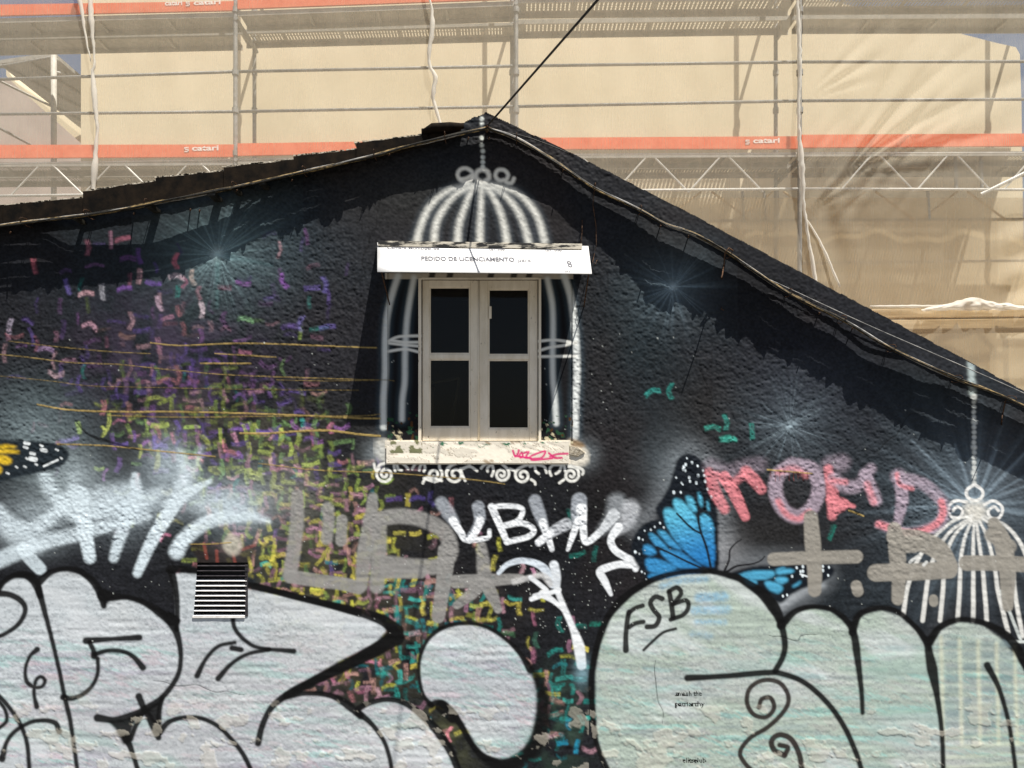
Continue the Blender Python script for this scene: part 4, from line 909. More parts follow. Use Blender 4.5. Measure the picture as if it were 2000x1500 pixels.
# verge tiles on the left, stepped
TB = [(-300, 492), (0, 437), (175, 416), (350, 386), (525, 349), (700, 309), (825, 282), (930, 251)]
tby = lambda x: float(np.interp(x, [p[0] for p in TB], [p[1] for p in TB]))
tiles = [(-290, 446, -160, 424), (-162, 419, 3, 405), (-2, 402, 164, 386), (162, 374, 307, 353), (304, 347, 441, 333), (437, 327, 577, 311), (573, 305, 700, 291), (696, 279, 835, 262), (823, 250, 900, 246)]
for i, (x0, y0, x1, y1) in enumerate(tiles):
    d0 = 0.030 + 0.008 * (i % 2)
    mb = MB(); n = 8; L_ = D - d0
    top = [(x0 + (x1 - x0) * k / n, y0 + (y1 - y0) * k / n + rnd.uniform(-1.2, 1.2)) for k in range(n + 1)]
    bot = [(x, tby(x) + 2 + rnd.uniform(-1.5, 1.5)) for x, _ in reversed(top)]
    mb.prism([P(x, y, L_) for x, y in top + bot], (0, .42, 0))
    t = mb.build('roof_tile', M['black_tile'], house)
    mb = MB()                                              # pale mortar crumbs, coloured for the sunlit look of the top edges
    for k in range(int((x1 - x0) / 5)):
        x = x0 + 2 + k * 5 + rnd.uniform(-2, 2); y = y0 + (y1 - y0) * (x - x0) / (x1 - x0)
        if i == 8 or rnd.random() < .12: continue
        c = P(x, y - rnd.uniform(0, 1.2), D - d0 + .02); s_ = rnd.uniform(.006, .013)
        mb.box(c.x - s_ * 1.6, c.x + s_ * 1.6, c.y, c.y + rnd.uniform(.02, .3), c.z - .004, c.z + s_ * .55)
    if mb.v: mb.build('mortar', M['mortar'], t, kind='stuff')
# rounded ridge lump at the left of the apex
me = MB().tube([P(828, 258, D - .03), P(845, 250, D - .05), P(880, 248, D - .05), P(905, 246, D - .03)], [.022, .036, .036, .02], 10).mesh('ridge_mortar', True)
obj('ridge_mortar', me, M['black_tile'], house)

# ------------------------------------------------------------------ window
win_e = empty('window', tuple(P(937, 863)), parent=house)
LP = D + .012
for pid, nm in ((P_PANEL_L, 'side_panel'), (P_PANEL_R, 'side_panel'), (P_LINTEL, 'lintel_board')):
    HT[:-1, :-1][FID == pid] *= .35
    obj(nm, gridmesh(nm, keep & (FID == pid), LP), None, win_e)
mb = MB(); mb.pbox(750, 534, 757.2, 863, D + .014, D + .33); mb.pbox(1118.8, 534, 1124, 863, D + .014, D + .33); mb.pbox(750, 529, 1124, 533.5, D + .014, D + .33)
mb.build('reveal', M['masonry'], win_e)
mb = MB(); mb.pbox(817, 543, 823, 864, LP - .004, LP + .05); mb.pbox(1051.8, 543, 1057, 864, LP - .004, LP + .05); mb.pbox(823, 542, 1051.8, 546, LP - .004, LP + .05)
mb.build('frame', M['window_wood'], win_e, bevel=.0015)
LC = D + .028
def casement(x0, x1, gx0, gx1, gyu0, gyu1, gyl0, gyl1):
    c = empty('casement', tuple(P(x0, 863, LC)), parent=win_e)
    # sub-parts may not go a fourth level: casement pieces hang on the window itself
    return c
def leaf(x0, x1, g0, g1, u0, u1, l0, l1):
    mb = MB(); T_ = .04
    mb.pbox(x0, 547, g0, 861, LC, LC + T_); mb.pbox(g1, 547, x1, 861, LC, LC + T_)
    mb.pbox(g0, 547, g1, u0, LC + .001, LC + T_); mb.pbox(g0, u1, g1, l0, LC + .002, LC + T_); mb.pbox(g0, l1, g1, 861, LC + .001, LC + T_)
    mb.build('casement', M['window_wood'], win_e, bevel=.003)
    mb = MB()       # glazing beads
    for (a, b, c_, d) in ((g0, u0, g1, u1), (g0, l0, g1, l1)):
        mb.pbox(a, b, a + 3.2, d, LC + .008, LC + .03); mb.pbox(c_ - 3.2, b, c_, d, LC + .008, LC + .03); mb.pbox(a + 3.2, b, c_ - 3.2, b + 3, LC + .009, LC + .03); mb.pbox(a + 3.2, d - 3, c_ - 3.2, d, LC + .009, LC + .03)
    mb.build('glazing_bead', M['window_wood'], win_e, bevel=.0012)
    for (b, d) in ((u0, u1), (l0, l1)):
        mb = MB(); mb.pbox(g0 + 1, b + 1, g1 - 1, d - 1, LC + .020, LC + .024); mb.build('pane', M['glass'], win_e)
leaf(825, 934, 838, 919, 560, 692, 701, 835); leaf(936.5, 1050, 953, 1034, 564, 694, 702, 838)
mb = MB(); mb.tube([P(935, 548, LC - .004), P(935, 860, LC - .004)], .006, 8); mb.build('meeting_bead', M['window_wood'], win_e, smooth=True)
mb = MB(); mb.pbox(955, 598, 960, 622, LC - .012, LC); mb.build('catch', M['window_wood'], win_e, bevel=.002)
# room behind the glass, its lack of light put into near-black walls
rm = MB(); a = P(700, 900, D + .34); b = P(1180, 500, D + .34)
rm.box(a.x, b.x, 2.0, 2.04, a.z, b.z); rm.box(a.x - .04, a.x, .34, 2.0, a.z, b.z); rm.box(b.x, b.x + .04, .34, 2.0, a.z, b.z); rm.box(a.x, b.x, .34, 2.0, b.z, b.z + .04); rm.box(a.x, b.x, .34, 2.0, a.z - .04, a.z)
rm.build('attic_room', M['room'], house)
mb = MB()
for q in ([(842, 748), (898, 738)], [(898, 738), (880, 838)], [(846, 756), (842, 838)]):
    mb.tube([P(q[0][0], q[0][1], D + .16), P(q[1][0], q[1][1], D + .16)], .013, 4)
fr = mb.build('picture_frame', M['window_wood']); tag(fr, 'grey empty picture frame leaning behind the lower left window pane', 'picture frame')
# sill: painted front over a timber board
obj('sill', gridmesh('sill', keep & (FID == P_SILL), D - .016), M['paint'], win_e)
mb = MB(); mb.pbox(756, 864, 1111, 904, D - .011, D + .10); mb.build('sill_board', M['window_wood'], win_e, bevel=.004)
mb = MB(); mb.prism([P(1112, 870, D - .014), P(1128, 874, D - .02), P(1143, 884, D - .012), P(1128, 892, D - .010), P(1112, 888, D - .012)], (0, .03, 0)); mb.build('sill_end', M['mortar'], win_e, bevel=.004)

# ------------------------------------------------------------------ notice sheet canopy over the window
sg = empty('window_canopy', tuple(P(945, 478)), 'white printed sheet fixed as a slanting canopy over the attic window', 'canopy')
DS = .345
tl, tr = P(737, 474, D - .012), P(1149, 481, D - .012); bl, br = P(737, 531, D - DS), P(1156, 535, D - DS)
mb = MB(); n = 14; nrm = (bl - tl).cross(tr - tl).normalized()
if nrm.y > 0: nrm = -nrm
grid = []
for j in range(7):
    for i in range(n + 1):
        u, v = i / n, j / 6
        p = tl.lerp(tr, u).lerp(bl.lerp(br, u), v) + nrm * (.0004 * math.sin(u * 9) * v)
        grid.append(p)
mb.v = [tuple(p) for p in grid]; mb.f = [(j * (n + 1) + i, j * (n + 1) + i + 1, (j + 1) * (n + 1) + i + 1, (j + 1) * (n + 1) + i) for j in range(6) for i in range(n)]
me = mb.mesh('sheet', True); sh = obj('sheet', me, M['sheet'], sg)
so_ = sh.modifiers.new('thickness', 'SOLIDIFY'); so_.thickness = .004; so_.offset = 0
mb = MB(); a_, b_, c_, d_ = P(738, 481, D - .075), P(1137, 487, D - .075), P(1137, 476, D - .075), P(738, 470, D - .075)
bk = Vector((0, .072, .010)); mb.hexa([a_, b_, c_, d_, a_ + bk, b_ + bk, c_ + bk, d_ + bk])
mb.build('ledge', M['ledge'], sg, bevel=.003)
for (u, w) in ((.02, 0), (.985, 0)):
    mb = MB(); a = tl.lerp(tr, u); b = bl.lerp(br, u); mb.tube([a - nrm * .012 + Vector((0, 0, -.01)), b - nrm * .012], .006, 6); mb.tube([b - nrm * .012, Vector((b.x, -.0, b.z - .16))], .005, 6); mb.build('bracket', M['rust'], sg)

def place_text(name, body, p0, p1, up, hgt, mat, parent, bold=0, off=0, shear=0.0, label=None):
    """fit text between the world points p0 and p1 (baseline), height hgt along up"""
    me = text_mesh(name, body, 1.0, bold, shear)
    n = len(me.vertices); co = np.zeros(n * 3, np.float32); me.vertices.foreach_get("co", co); co = co.reshape(-1, 3)
    if n == 0: return None
    w = co[:, 0].max() - co[:, 0].min(); x0 = co[:, 0].min()
    ex = (p1 - p0) / w; upn = up.normalized(); nn = ex.normalized().cross(upn).normalized()
    if nn.y > 0: nn = -nn
    y0 = 0.0; capn = .70
    new = np.array([list(p0 + ex * float(c[0] - x0) + upn * float(c[1] / capn) * hgt + nn * off) for c in co], np.float32)
    me.vertices.foreach_set("co", new.ravel()); me.update()
    return obj(name, me, mat, parent, label=label)
def on_sheet(px, v):
    u = (px - 737) / (1156 - 737); return tl.lerp(tr, u).lerp(bl.lerp(br, u), v)
upv = tl - bl
place_text('lettering', 'PEDIDO DE LICENCIAMENTO', on_sheet(824, .66), on_sheet(1008, .66), upv, .062, M['print_grey'], sg, .022, .006)
place_text('lettering', 'para', on_sheet(1014, .66), on_sheet(1040, .66), upv, .055, M['print_grey'], sg, .006, .006, .2)
place_text('lettering', 'Câmara Municipal de', on_sheet(757, .27), on_sheet(860, .27), upv, .05, M['print_grey'], sg, .012, .006)
place_text('lettering', '(a), sob', on_sheet(960, .27), on_sheet(990, .27), upv, .05, M['print_grey'], sg, .004, .006)
place_text('lettering', '(b), sob', on_sheet(1071, .27), on_sheet(1103, .27), upv, .05, M['print_grey'], sg, .004, .006)
place_text('lettering', '8', on_sheet(1113, .86), on_sheet(1122, .86), upv, .10, M['print_grey'], sg, .0, .006)
place_text('lettering', '(a)', on_sheet(1104, .97), on_sheet(1114, .97), upv, .03, M['print_grey'], sg, .0, .006)

# ------------------------------------------------------------------ vent grille
vg = empty('vent_grille', tuple(P(432, 1208)), parent=house)
mb = MB(); mb.pbox(374, 1092, 492, 1212, D + .10, D + .12); mb.build('duct_back', M['room'], vg)  # near-black sheet, the shade inside the vent put into its colour
for k in range(11):
    y = 1103 + k * 9.75; xa = 385.5 - (y - 1098) * .07; xb = 484 - (y - 1098) * .06
    mt = M['vent_white'] if k >= 3 else M['vent_dark']
    a, b = P(xa, y - 1.0, D + .018), P(xb, y - 1.0, D + .018); c, d = P(xa, y + 2.6, D - .010), P(xb, y + 2.6, D - .010)
    mb = MB(); th = Vector((0, .001, -.0035)); mb.hexa([c + th, d + th, d, c, a + th, b + th, b, a]); sl_ = mb.build('slat', mt, vg)
    if k == 0: sl_['label'] = 'black painted slat'
mb = MB(); mb.pbox(375.5, 1203, 478, 1207.5, D - .009, D + .03); mb.build('grille_rim', M['vent_white'], vg, bevel=.003)
mb = MB(); mb.pbox(478, 1103, 484, 1204, D - .006, D + .03); mb.build('grille_rim', M['vent_dark'], vg, bevel=.003)

# ------------------------------------------------------------------ cable bundles along the verge
def cable(pts, d_of, r, mat, parent, jit=3.0, seed=0, name='cable', step=14):
    q = spline(pts, step=step); r_ = random.Random(seed); ph = [r_.uniform(0, 6) for _ in range(4)]; am = [r_.uniform(.3, 1) for _ in range(3)]
    out_ = []; n = len(q)
    for i, (x, y) in enumerate(q):
        w = math.sin(x / 37 + ph[0]) * am[0] + math.sin(x / 83 + ph[1]) * am[1] + math.sin(x / 19 + ph[2]) * am[2] * .3
        out_.append(P(x, y + jit * w, D - max(.006, d_of(x))))
    return MB().tube(out_, r, 6).build(name, mat, parent, smooth=True)
PR = [(950, 250), (1010, 271), (1085, 315), (1161, 367), (1250, 410), (1300, 438), (1350, 455), (1424, 496), (1540, 572), (1644, 624), (1740, 680), (1868, 740), (1972, 780), (2220, 900)]
PL = [(-280, 486), (0, 441), (175, 419), (350, 388), (525, 351), (700, 311), (825, 279), (900, 261), (950, 250)]
RLO = [(950, .020), (1100, .030), (1300, .045), (1500, .030), (1700, .060), (1850, .035), (2200, .04)]
RHI = [(950, .10), (1100, .088), (1200, .105), (1300, .145), (1400, .130), (1500, .122), (1600, .128), (1700, .125), (1850, .135), (2200, .13)]
LLO = [(-280, .01), (90, .01), (140, .05), (300, .06), (450, .05), (520, .012), (640, .008), (900, .008), (950, .02)]
LHI = [(-280, .14), (0, .142), (150, .15), (330, .158), (430, .142), (590, .118), (700, .108), (785, .092), (870, .10), (950, .10)]
ev = lambda tab: (lambda x: float(np.interp(x, [p[0] for p in tab], [p[1] for p in tab])))
def bundle(name, path, lo, hi, seed, fr_list, label):
    e = empty(name, tuple(P(*path[len(path) // 2])), label, 'cable bundle')
    lo, hi = ev(lo), ev(hi)
    for k, fr_ in enumerate(fr_list):
        r_ = random.Random(seed + k); ph = [r_.uniform(0, 6) for _ in range(3)]; w = .05
        def dof(x, fr_=fr_, ph=ph): 
            f_ = fr_ + .03 * math.sin(x / 61 + ph[0]) + .02 * math.sin(x / 31 + ph[1]) + .06 * math.sin(x / 97 + seed)
            return lo(x) + (hi(x) - lo(x)) * f_
        mt = [M['black_cable'], M['ochre_cable'], M['black_cable'], M['ochre_cable'], M['black_cable'], M['grey_cable'], M['ochre_cable']][k % 7]
        o = cable(path, dof, r_.uniform(.0055, .0080), mt, e, 1.6, seed + k)
        if k == 0: o['label'] = 'thin worn cable in the bundle'
    return e
bR = bundle('cable_bundle', PR, RLO, RHI, 100, [-.42, .0, .06, .12, .18, .24, .30, .36, .42, .48, .54, .60, .66, .72, .78, .84, .90, .96, 1.0], 'bundle of black and ochre cables following the right slope of the gable')
bL = bundle('cable_bundle', PL, LLO, LHI, 300, [-.5, .22, .28, .34, .40, .46, .52, .58, .64, .70, .76, .82, .88, .94, 1.0], 'bundle of black and ochre cables under the stepped tiles on the left slope')
def clamp(parent, x, y, d, tilt=0, r=.016):
    mb = MB(); pts = []
    for k in range(13):
        a = 2 * math.pi * k / 12; pts.append(P(x, y, D - d / 2) + Vector((0, (d / 2 + .012) * math.cos(a), .026 * math.sin(a))))
    mb.tube(pts, .003, 5); mb.build('cable_tie', M['rust'], parent)
for x in (1009, 1161, 1250, 1424, 1540, 1644, 1740, 1868, 1972): clamp(bR, x, float(np.interp(x, [p[0] for p in PR], [p[1] for p in PR])), .13)
for x in (52, 175, 292, 460, 596, 733, 870): clamp(bL, x, float(np.interp(x, [p[0] for p in PL], [p[1] for p in PL])), .14)
def hook(parent, pts, r=.005, label=None):
    MB().tube([P(*p[:2], D - p[2]) for p in pts], r, 6).build('hook', M['rust'], parent, smooth=True, label=label)
hook(bR, [(1432, 490, .15), (1424, 484, .17), (1416, 494, .16), (1414, 515, .12), (1410, 545, .0)]); hook(bR, [(1413, 520, .10), (1411, 536, .17), (1409, 542, .26)], .005)
hook(bR, [(1410, 600, .0), (1408, 604, .03), (1414, 606, .03)], .003)
hook(bR, [(1965, 780, .12), (1960, 800, .10), (1957, 815, .05), (1956, 830, .0)]); hook(bR, [(1958, 806, .07), (1957, 818, .15)], .004)
hook(bR, [(1161, 368, .08), (1158, 400, .03), (1164, 440, .01), (1165, 478, .03), (1160, 500, .07), (1157, 512, .13), (1163, 516, .14), (1166, 508, .12)], .0028)
hook(bR, [(1137, 430, .002), (1137, 452, .03), (1134, 480, .06)], .003)
for (x, y, d) in ((262, 415, .12), (372, 408, .15), (20, 452, .15), (390, 410, .11), (462, 370, .16), (570, 350, .13), (760, 300, .1), (915, 268, .11), (955, 268, .12), (1100, 330, .1), (1290, 440, .17), (1345, 460, .16), (1600, 610, .14), (1665, 640, .13)):
    hook(bL if x < 950 else bR, [(x, y, .0), (x - 1, y + 4, d * .6), (x + 1, y + 1, d)], .0045)
# blocks added so their shadows bridge the lit gap under the left bundle
for (x, w_, d) in ((140, 9, .13), (283, 14, .14), (404, 16, .15), (452, 10, .13), (505, 12, .12)):
    y = float(np.interp(x, [p[0] for p in PL], [p[1] for p in PL])); mb = MB(); mb.pbox(x, y - 2, x + w_, y + 5, D - d, D - .004)
    mb.build('shadow_block', M['black_cable'], bL, bevel=.002)
# ragged strips added to thicken the shadow band thrown by the bundle
for bd, path, lst in ((bR, PR, [(1190, .10), (1235, .13), (1300, .17), (1385, .155), (1440, .15), (1490, .14), (1560, .14), (1620, .135), (1690, .14), (1790, .14), (1850, .15), (1920, .15)]), (bL, PL, [(30, .15), (90, .155), (160, .16), (230, .165), (330, .17), (420, .155), (470, .15), (560, .13), (640, .125), (720, .115), (830, .11), (900, .11)])):
    for k, (x, d) in enumerate(lst):
        y = float(np.interp(x, [p[0] for p in path], [p[1] for p in path])); r_ = random.Random(900 + k)
        ln = r_.uniform(28, 60); x2 = x + ln; y2 = float(np.interp(x2, [p[0] for p in path], [p[1] for p in path]))
        dd = d - r_.uniform(.02, .05)
        mb = MB(); pts_ = []
        for t in range(7):
            u = t / 6; pts_.append((P(x + ln * u, y + (y2 - y) * u - 1, D - dd), P(x + ln * u, y + (y2 - y) * u + r_.uniform(0, 2), D - d - r_.uniform(-.012, .012))))
        for t in range(6): mb.quad(pts_[t][0], pts_[t + 1][0], pts_[t + 1][1], pts_[t][1])
        o = mb.build('shadow_strip', M['black_cable'], bd); so_ = o.modifiers.new('thickness', 'SOLIDIFY'); so_.thickness = .002
# a second thin cable slung above the bundle at the right, and one crossing near the apex
c1 = MB().tube([P(x, y, D - .03) for x, y in spline([(1500, 545), (1540, 563), (1700, 637), (1892, 720), (2000, 768), (2220, 872)], 30)], .0032, 6).build('slack_cable', M['grey_cable'], smooth=True)
tag(c1, 'thin pale cable slung above the bundle on the right slope', 'cable')
c2 = MB().tube([P(x, y, D - .05) for x, y in spline([(955, 252), (985, 258), (1030, 268), (1090, 290), (1110, 300)], 12)], .004, 6).build('slack_cable', M['black_cable'], smooth=True)
tag(c2, 'short black cable running from the apex to the right roof edge', 'cable')
# overhead wire from the apex to the street side
a0 = P(950, 248, D - .06); dirv = Vector((.428, -1.0, .017))
pts_ = []
for k in range(26):
    s_ = k / 25 * 7.5; pts_.append(a0 + dirv * s_ + Vector((0, 0, -.05 * math.sin(math.pi * min(s_ / 7.5, 1)))))
ow = MB().tube(pts_, .0075, 8).build('overhead_wire', M['black_cable'], smooth=True); tag(ow, 'black overhead wire rising from the apex of the gable towards the street', 'wire')
mb = MB(); mb.tube([P(950, 246, D - .12), P(955, 250, D - .05), P(950, 258, D + .0)], .009, 8); mb.tube([P(944, 250, D - .06), P(966, 254, D - .06)], .008, 8)
kn = mb.build('wire_anchor', M['rust'], ow)

# ------------------------------------------------------------------ building behind, scaffold and nets
LF = lambda px: 8.75 - .00018 * px
def Pf(px, py, off=0.0): 
    return P(px, py, LF(px) + off)
fac = empty('beige_building', tuple(Vector((2, 4.4, 0))), 'tall beige rendered building behind the scaffold', 'building')
LA = lambda px: LF(px) + 1.06
top = [(158, -60), (700, -60), (1500, -30), (1877, 66), (1947, 84), (1984, 92), (1992, 106), (1995, 200), (1998, 420), (2004, 640)]
poly = [P(x, y, LA(x)) for x, y in top]
mb = MB()
g0 = poly[0].copy(); g0.z = 0; g1 = poly[-1].copy(); g1.z = 0
mb.prism(poly + [g1, g0], (0.05, 3.0, 0)); mb.build('facade', M['facade'], fac)
mb = MB()
a, b = P(1752, 598, LA(1752) - .25), P(2300, 596, LA(2300) - .25)
# ochre formwork ledges low on the right
def beam(mb, pa, pb, h, dpt):
    pa, pb = Vector(pa), Vector(pb)
    mb.hexa([pa + Vector((0, 0, -h)), pb + Vector((0, 0, -h)), pb, pa, pa + Vector((0, dpt, -h)), pb + Vector((0, dpt, -h)), pb + Vector((0, dpt, 0)), pa + Vector((0, dpt, 0))])

sc = empty('scaffold', tuple(Vector((0, 3.1, 0))), 'galvanised facade scaffold with orange toe boards behind the house', 'scaffold')
mb = MB(); beam(mb, Pf(1660, 604, .02), Pf(2300, 596, .02), .11, .3); mb.build('timber_ledger', M['ochre_wood'], sc, bevel=.01)
mb = MB(); beam(mb, Pf(1700, 625, .0), Pf(2300, 618, .0), .115, .3); mb.build('timber_ledger', M['ochre_wood'], sc, bevel=.01)
# standards
def std(px, off, y0, y1, r=.026, dx=0):
    p = Pf(px, (y0 + y1) / 2, off); top_ = Pf(px, y0, off); bot = Vector((p.x, p.y, 0)); top_.x = p.x; top_.y = p.y
    mb = MB(); mb.tube([bot, top_], r, 12); z = top_.z
    for yy in (142, 216, 300, 20):
        q = Pf(px, yy, off).z
        mb.tube([Vector((p.x, p.y, q - .03)), Vector((p.x, p.y, q + .03))], r * 1.45, 12)
    return mb.build('standard', M['steel'], sc, smooth=False)
for px in (-92, 460, 1008, 1562, 2118): std(px, .03, -260, 900)
for px in (-50, 497, 1000, 1515, 2030): std(px, .66, -260, 900, .024)
# guard rails, following the measured lines
def rail(pts, off, r, mat=M['steel'], name='guard_rail', flat=False):
    for (a_, b_) in zip(pts[:-1], pts[1:]):
        MB().tube([Pf(*a_, off), Pf(*b_, off)], r, 8).build(name, mat, sc, smooth=True)
rail([(-92, 158), (460, 140), (1008, 129), (1562, 121), (2118, 120)], .05, .017)
rail([(-92, 224), (460, 218), (1008, 208), (1562, 197), (2118, 193)], .05, .017)
rail([(-92, 322), (460, 312), (1008, 303), (1562, 300), (2118, 298)], .03, .014, M['deckwhite'], 'truss_chord')
rail([(-92, 384), (460, 377), (1008, 374), (1562, 369), (2118, 371)], .03, .016, M['deckwhite'], 'truss_chord')
rail([(1300, 432), (1562, 430), (2118, 428)], .62, .018, M['steel'], 'ledger'); rail([(1560, 514), (2118, 508)], .62, .016, M['deckwhite'], 'ledger')
# toe boards
def toe(x0, x1, yt0, yb0, yt1, yb1, off=-.0):
    a_, b_ = Pf(x0, yt0, off), Pf(x1, yt1, off); c_, d_ = Pf(x1, yb1, off), Pf(x0, yb0, off)
    c_.y = b_.y; d_.y = a_.y
    return MB().prism([a_, b_, c_, d_], (0, .025, 0)).build('toe_board', M['orange'], sc)
TOES = [(-88, 456, 283, 309, 282, 306), (464, 1004, 280, 304, 272, 294), (1012, 1558, 269, 291, 266, 290), (1566, 2114, 263, 288, 260, 284)]
tb = []
for t in TOES: tb.append(toe(*t))
UP = [(-88, 456, 10, 32, 2, 20), (464, 1004, -2, 17, -22, -3), (1012, 1558, -30, -8, -34, -14), (1566, 2114, -36, -14, -38, -16)]
for t in UP: tb.append(toe(*t))
def brand(x0, x1, yb0, yb1, h, parent, sc_=1.0):
    o = place_text('lettering', 'catari', Pf(x0 + 14, yb0, -.004), Pf(x1, yb1, -.004), Vector((0, 0, 1)), h, M['white_ink'], parent, .03)
    mb = MB()       # small square emblem before the word
    a_ = Pf(x0 - 1, yb0, -.004); s_ = h * .95
    for (x, z, w, hh) in ((0, 0, 1, .2), (0, .4, 1, .2), (0, .8, 1, .2), (0, .4, .22, .6), (.78, 0, .22, .6)):
        mb.box(a_.x + x * s_ * .9, a_.x + (x + w) * s_ * .9, a_.y - .001 * (1 + z), a_.y + .003, a_.z + z * s_, a_.z + (z + hh) * s_)
    mb.build('emblem', M['white_ink'], parent)
brand(361, 427, 297, 296, .060, tb[0]); brand(1457, 1523, 282, 281, .056, tb[2]); brand(364, 431, 12, 10, .055, tb[4])
place_text('lettering', 'catari', Pf(322, 13, -.004), Pf(356, 12, -.004), Vector((0, 0, 1)), .055, M['white_ink'], tb[4], .03)

# platforms with see-through slots
def plank(x0, x1, y0, y1, off0, wdt, slots, name='deck_plank', h=None, flange=.055):
    """steel plank: front edge at pixel row y0..y1, running between columns x0 and x1, wdt deep"""
    a_ = Pf(x0, y0, off0); b_ = Pf(x1, y1, off0); L_ = (b_ - a_); ln = L_.length; ex = L_ / ln; ey = Vector((0, 1, 0))
    mb = MB()
    at = lambda u, v, z=0: a_ + ex * u + ey * v + Vector((0, 0, z))
    if slots:
        us = [0.08]; pitch, sw, rows = slots
        nrow = rows; v0 = wdt * .22; v1 = wdt * .82; dv = (v1 - v0) / nrow
        mb.quad(at(0, 0), at(ln, 0), at(ln, v0), at(0, v0)); mb.quad(at(0, v1), at(ln, v1), at(ln, wdt), at(0, wdt))
        n = int((ln - .2) / pitch)
        for r in range(nrow):
            va, vb = v0 + r * dv, v0 + r * dv + dv * .80; vc = v0 + (r + 1) * dv
            mb.quad(at(0, vb), at(ln, vb), at(ln, vc), at(0, vc))
            u = 0
            for k in range(n):
                c = .1 + k * pitch
                if (k % 19) == 11: continue
                mb.quad(at(u, va), at(c, va), at(c, vb), at(u, vb)); u = c + sw
            mb.quad(at(u, va), at(ln, va), at(ln, vb), at(u, vb))
    else:
        mb.box(0, 0, 0, 0, 0, 0) if False else mb.quad(at(0, 0), at(ln, 0), at(ln, wdt), at(0, wdt))
        for k in range(1, 4): 
            u = ln * k / 4; mb.hexa([at(u, .02, -.03), at(u + .03, .02, -.03), at(u + .03, .02, -.002), at(u, .02, -.002), at(u, wdt - .02, -.03), at(u + .03, wdt - .02, -.03), at(u + .03, wdt - .02, -.002), at(u, wdt - .02, -.002)])
    for v in (0, wdt - .012):
        mb.hexa([at(0, v, -flange), at(ln, v, -flange), at(ln, v, 0), at(0, v, 0), at(0, v + .012, -flange), at(ln, v + .012, -flange), at(ln, v + .012, 0), at(0, v + .012, 0)])
    return mb.build(name, M['deckmetal'], sc)
SL = (.038, .012, 2); SF = (.05, .016, 4)
W_ = .315
# upper deck: rows of the two planks in each bay (front edge rows measured)
plank(-88, 456, 38, 24, .02, W_, None); plank(-88, 456, 74, 62, .36, W_, None)
plank(464, 1004, 22, 2, .02, W_, None); plank(464, 1004, 58, 44, .36, W_, SL)
plank(1012, 1558, -4, -10, .02, W_, SF); plank(1012, 1558, 38, 30, .37, W_, SF)
plank(1566, 2114, -12, -16, .02, W_, SL); plank(1566, 2114, 28, 26, .36, W_, None)
# lower deck
for (x0, x1, y0, y1, s1, s2) in ((-88, 456, 318, 314, SL, SL), (464, 1004, 312, 303, SL, None), (1012, 1558, 301, 298, None, SL), (1566, 2114, 297, 295, SL, None)):
    plank(x0, x1, y0, y1, .02, W_, s1, flange=.05); plank(x0, x1, y0 + 22, y1 + 22, .36, W_, s2, flange=.05)
# transoms under the decks
for px in (-92, 460, 1008, 1562, 2118):
    for yy in (30 if px < 900 else 0, 306):
        a_ = Pf(px, yy, 0); MB().tube([a_ + Vector((0, 0, -.03)), a_ + Vector((0, .72, -.03))], .024, 8).build('transom', M['steel'], sc)
# lattice diagonals of the bridging beams
def diag(x0, y0, x1, y1, off, r=.011, mat=None): MB().tube([Pf(x0, y0, off), Pf(x1, y1, off)], r, 6).build('lattice_brace', mat or M['deckwhite'], sc)
for x in (20, 160, 310, 560, 720, 880, 1060, 1200, 1345, 1640, 1790, 1960):
    diag(x, 383 - x * .006, x + 62, 318 - x * .009, .03); diag(x + 78, 318 - x * .009, x + 145, 383 - x * .006, .03)
for x in (1300, 1440, 1620, 1800): diag(x, 428, x + 70, 374, .60, .013, M['ochre_wood']); diag(x + 90, 374, x + 165, 430, .60, .013, M['ochre_wood'])
for x in (1450, 1492, 1518, 1812, 1865, 1915): MB().tube([Pf(x, 300 if x > 1820 else 372, .1 if x > 1820 else .6), Pf(x + 3, 372 if x > 1820 else 428, .1 if x > 1820 else .6)], .018, 8).build('lattice_post', M['steel'], sc)
# diagonal braces between front and back standards (their shadows fall on the facade)
for px in (497, 1000, 1515, 2030):
    a_ = Pf(px, -10, .66); MB().tube([a_, Vector((a_.x, a_.y + .33, a_.z - .02))], .022, 8).build('wall_tie', M['steel'], sc)
MB().tube([Pf(1915, 380, .03), Pf(2100, 290, .03)], .02, 8).build('lattice_brace', M['deckwhite'], sc)

# nets
def net(name, x0, x1, y0, y1, off, mat, label, fold=None, nx=60, ny=60, amp=.008):
    mb = MB(); r_ = random.Random(sum(map(ord, label)) % 1000 + 3); ph = [r_.uniform(0, 6) for _ in range(8)]
    V_ = []
    for j in range(ny + 1):
        for i in range(nx + 1):
            x = x0 + (x1 - x0) * i / nx; y = y0 + (y1 - y0) * j / ny
            d = amp * (math.sin(x / 31 + y / 90 + ph[0]) + .6 * math.sin(x / 13 - y / 55 + ph[1]) + .5 * math.sin(y / 42 + ph[2]))
            if fold: d += fold(x, y)
            V_.append(tuple(Pf(x, y, off - d)))
    mb.v = V_; mb.f = [(j * (nx + 1) + i, j * (nx + 1) + i + 1, (j + 1) * (nx + 1) + i + 1, (j + 1) * (nx + 1) + i) for j in range(ny) for i in range(nx)]
    me = mb.mesh(name, True); return obj(name, me, mat, None, label=label, cat='debris net', group='debris nets hung on the scaffold')
net('debris_net', -420, 184, -300, 830, -.045, M['net'], 'leftmost white debris net, left of the first tied seam')
net('debris_net', 186, 842, -300, 830, -.045, M['net'], 'white debris net behind the left roof slope, between two tied seams')
net('debris_net', 844, 1566, -300, 860, -.045, M['net'], 'white debris net rising behind the gable apex', nx=70)
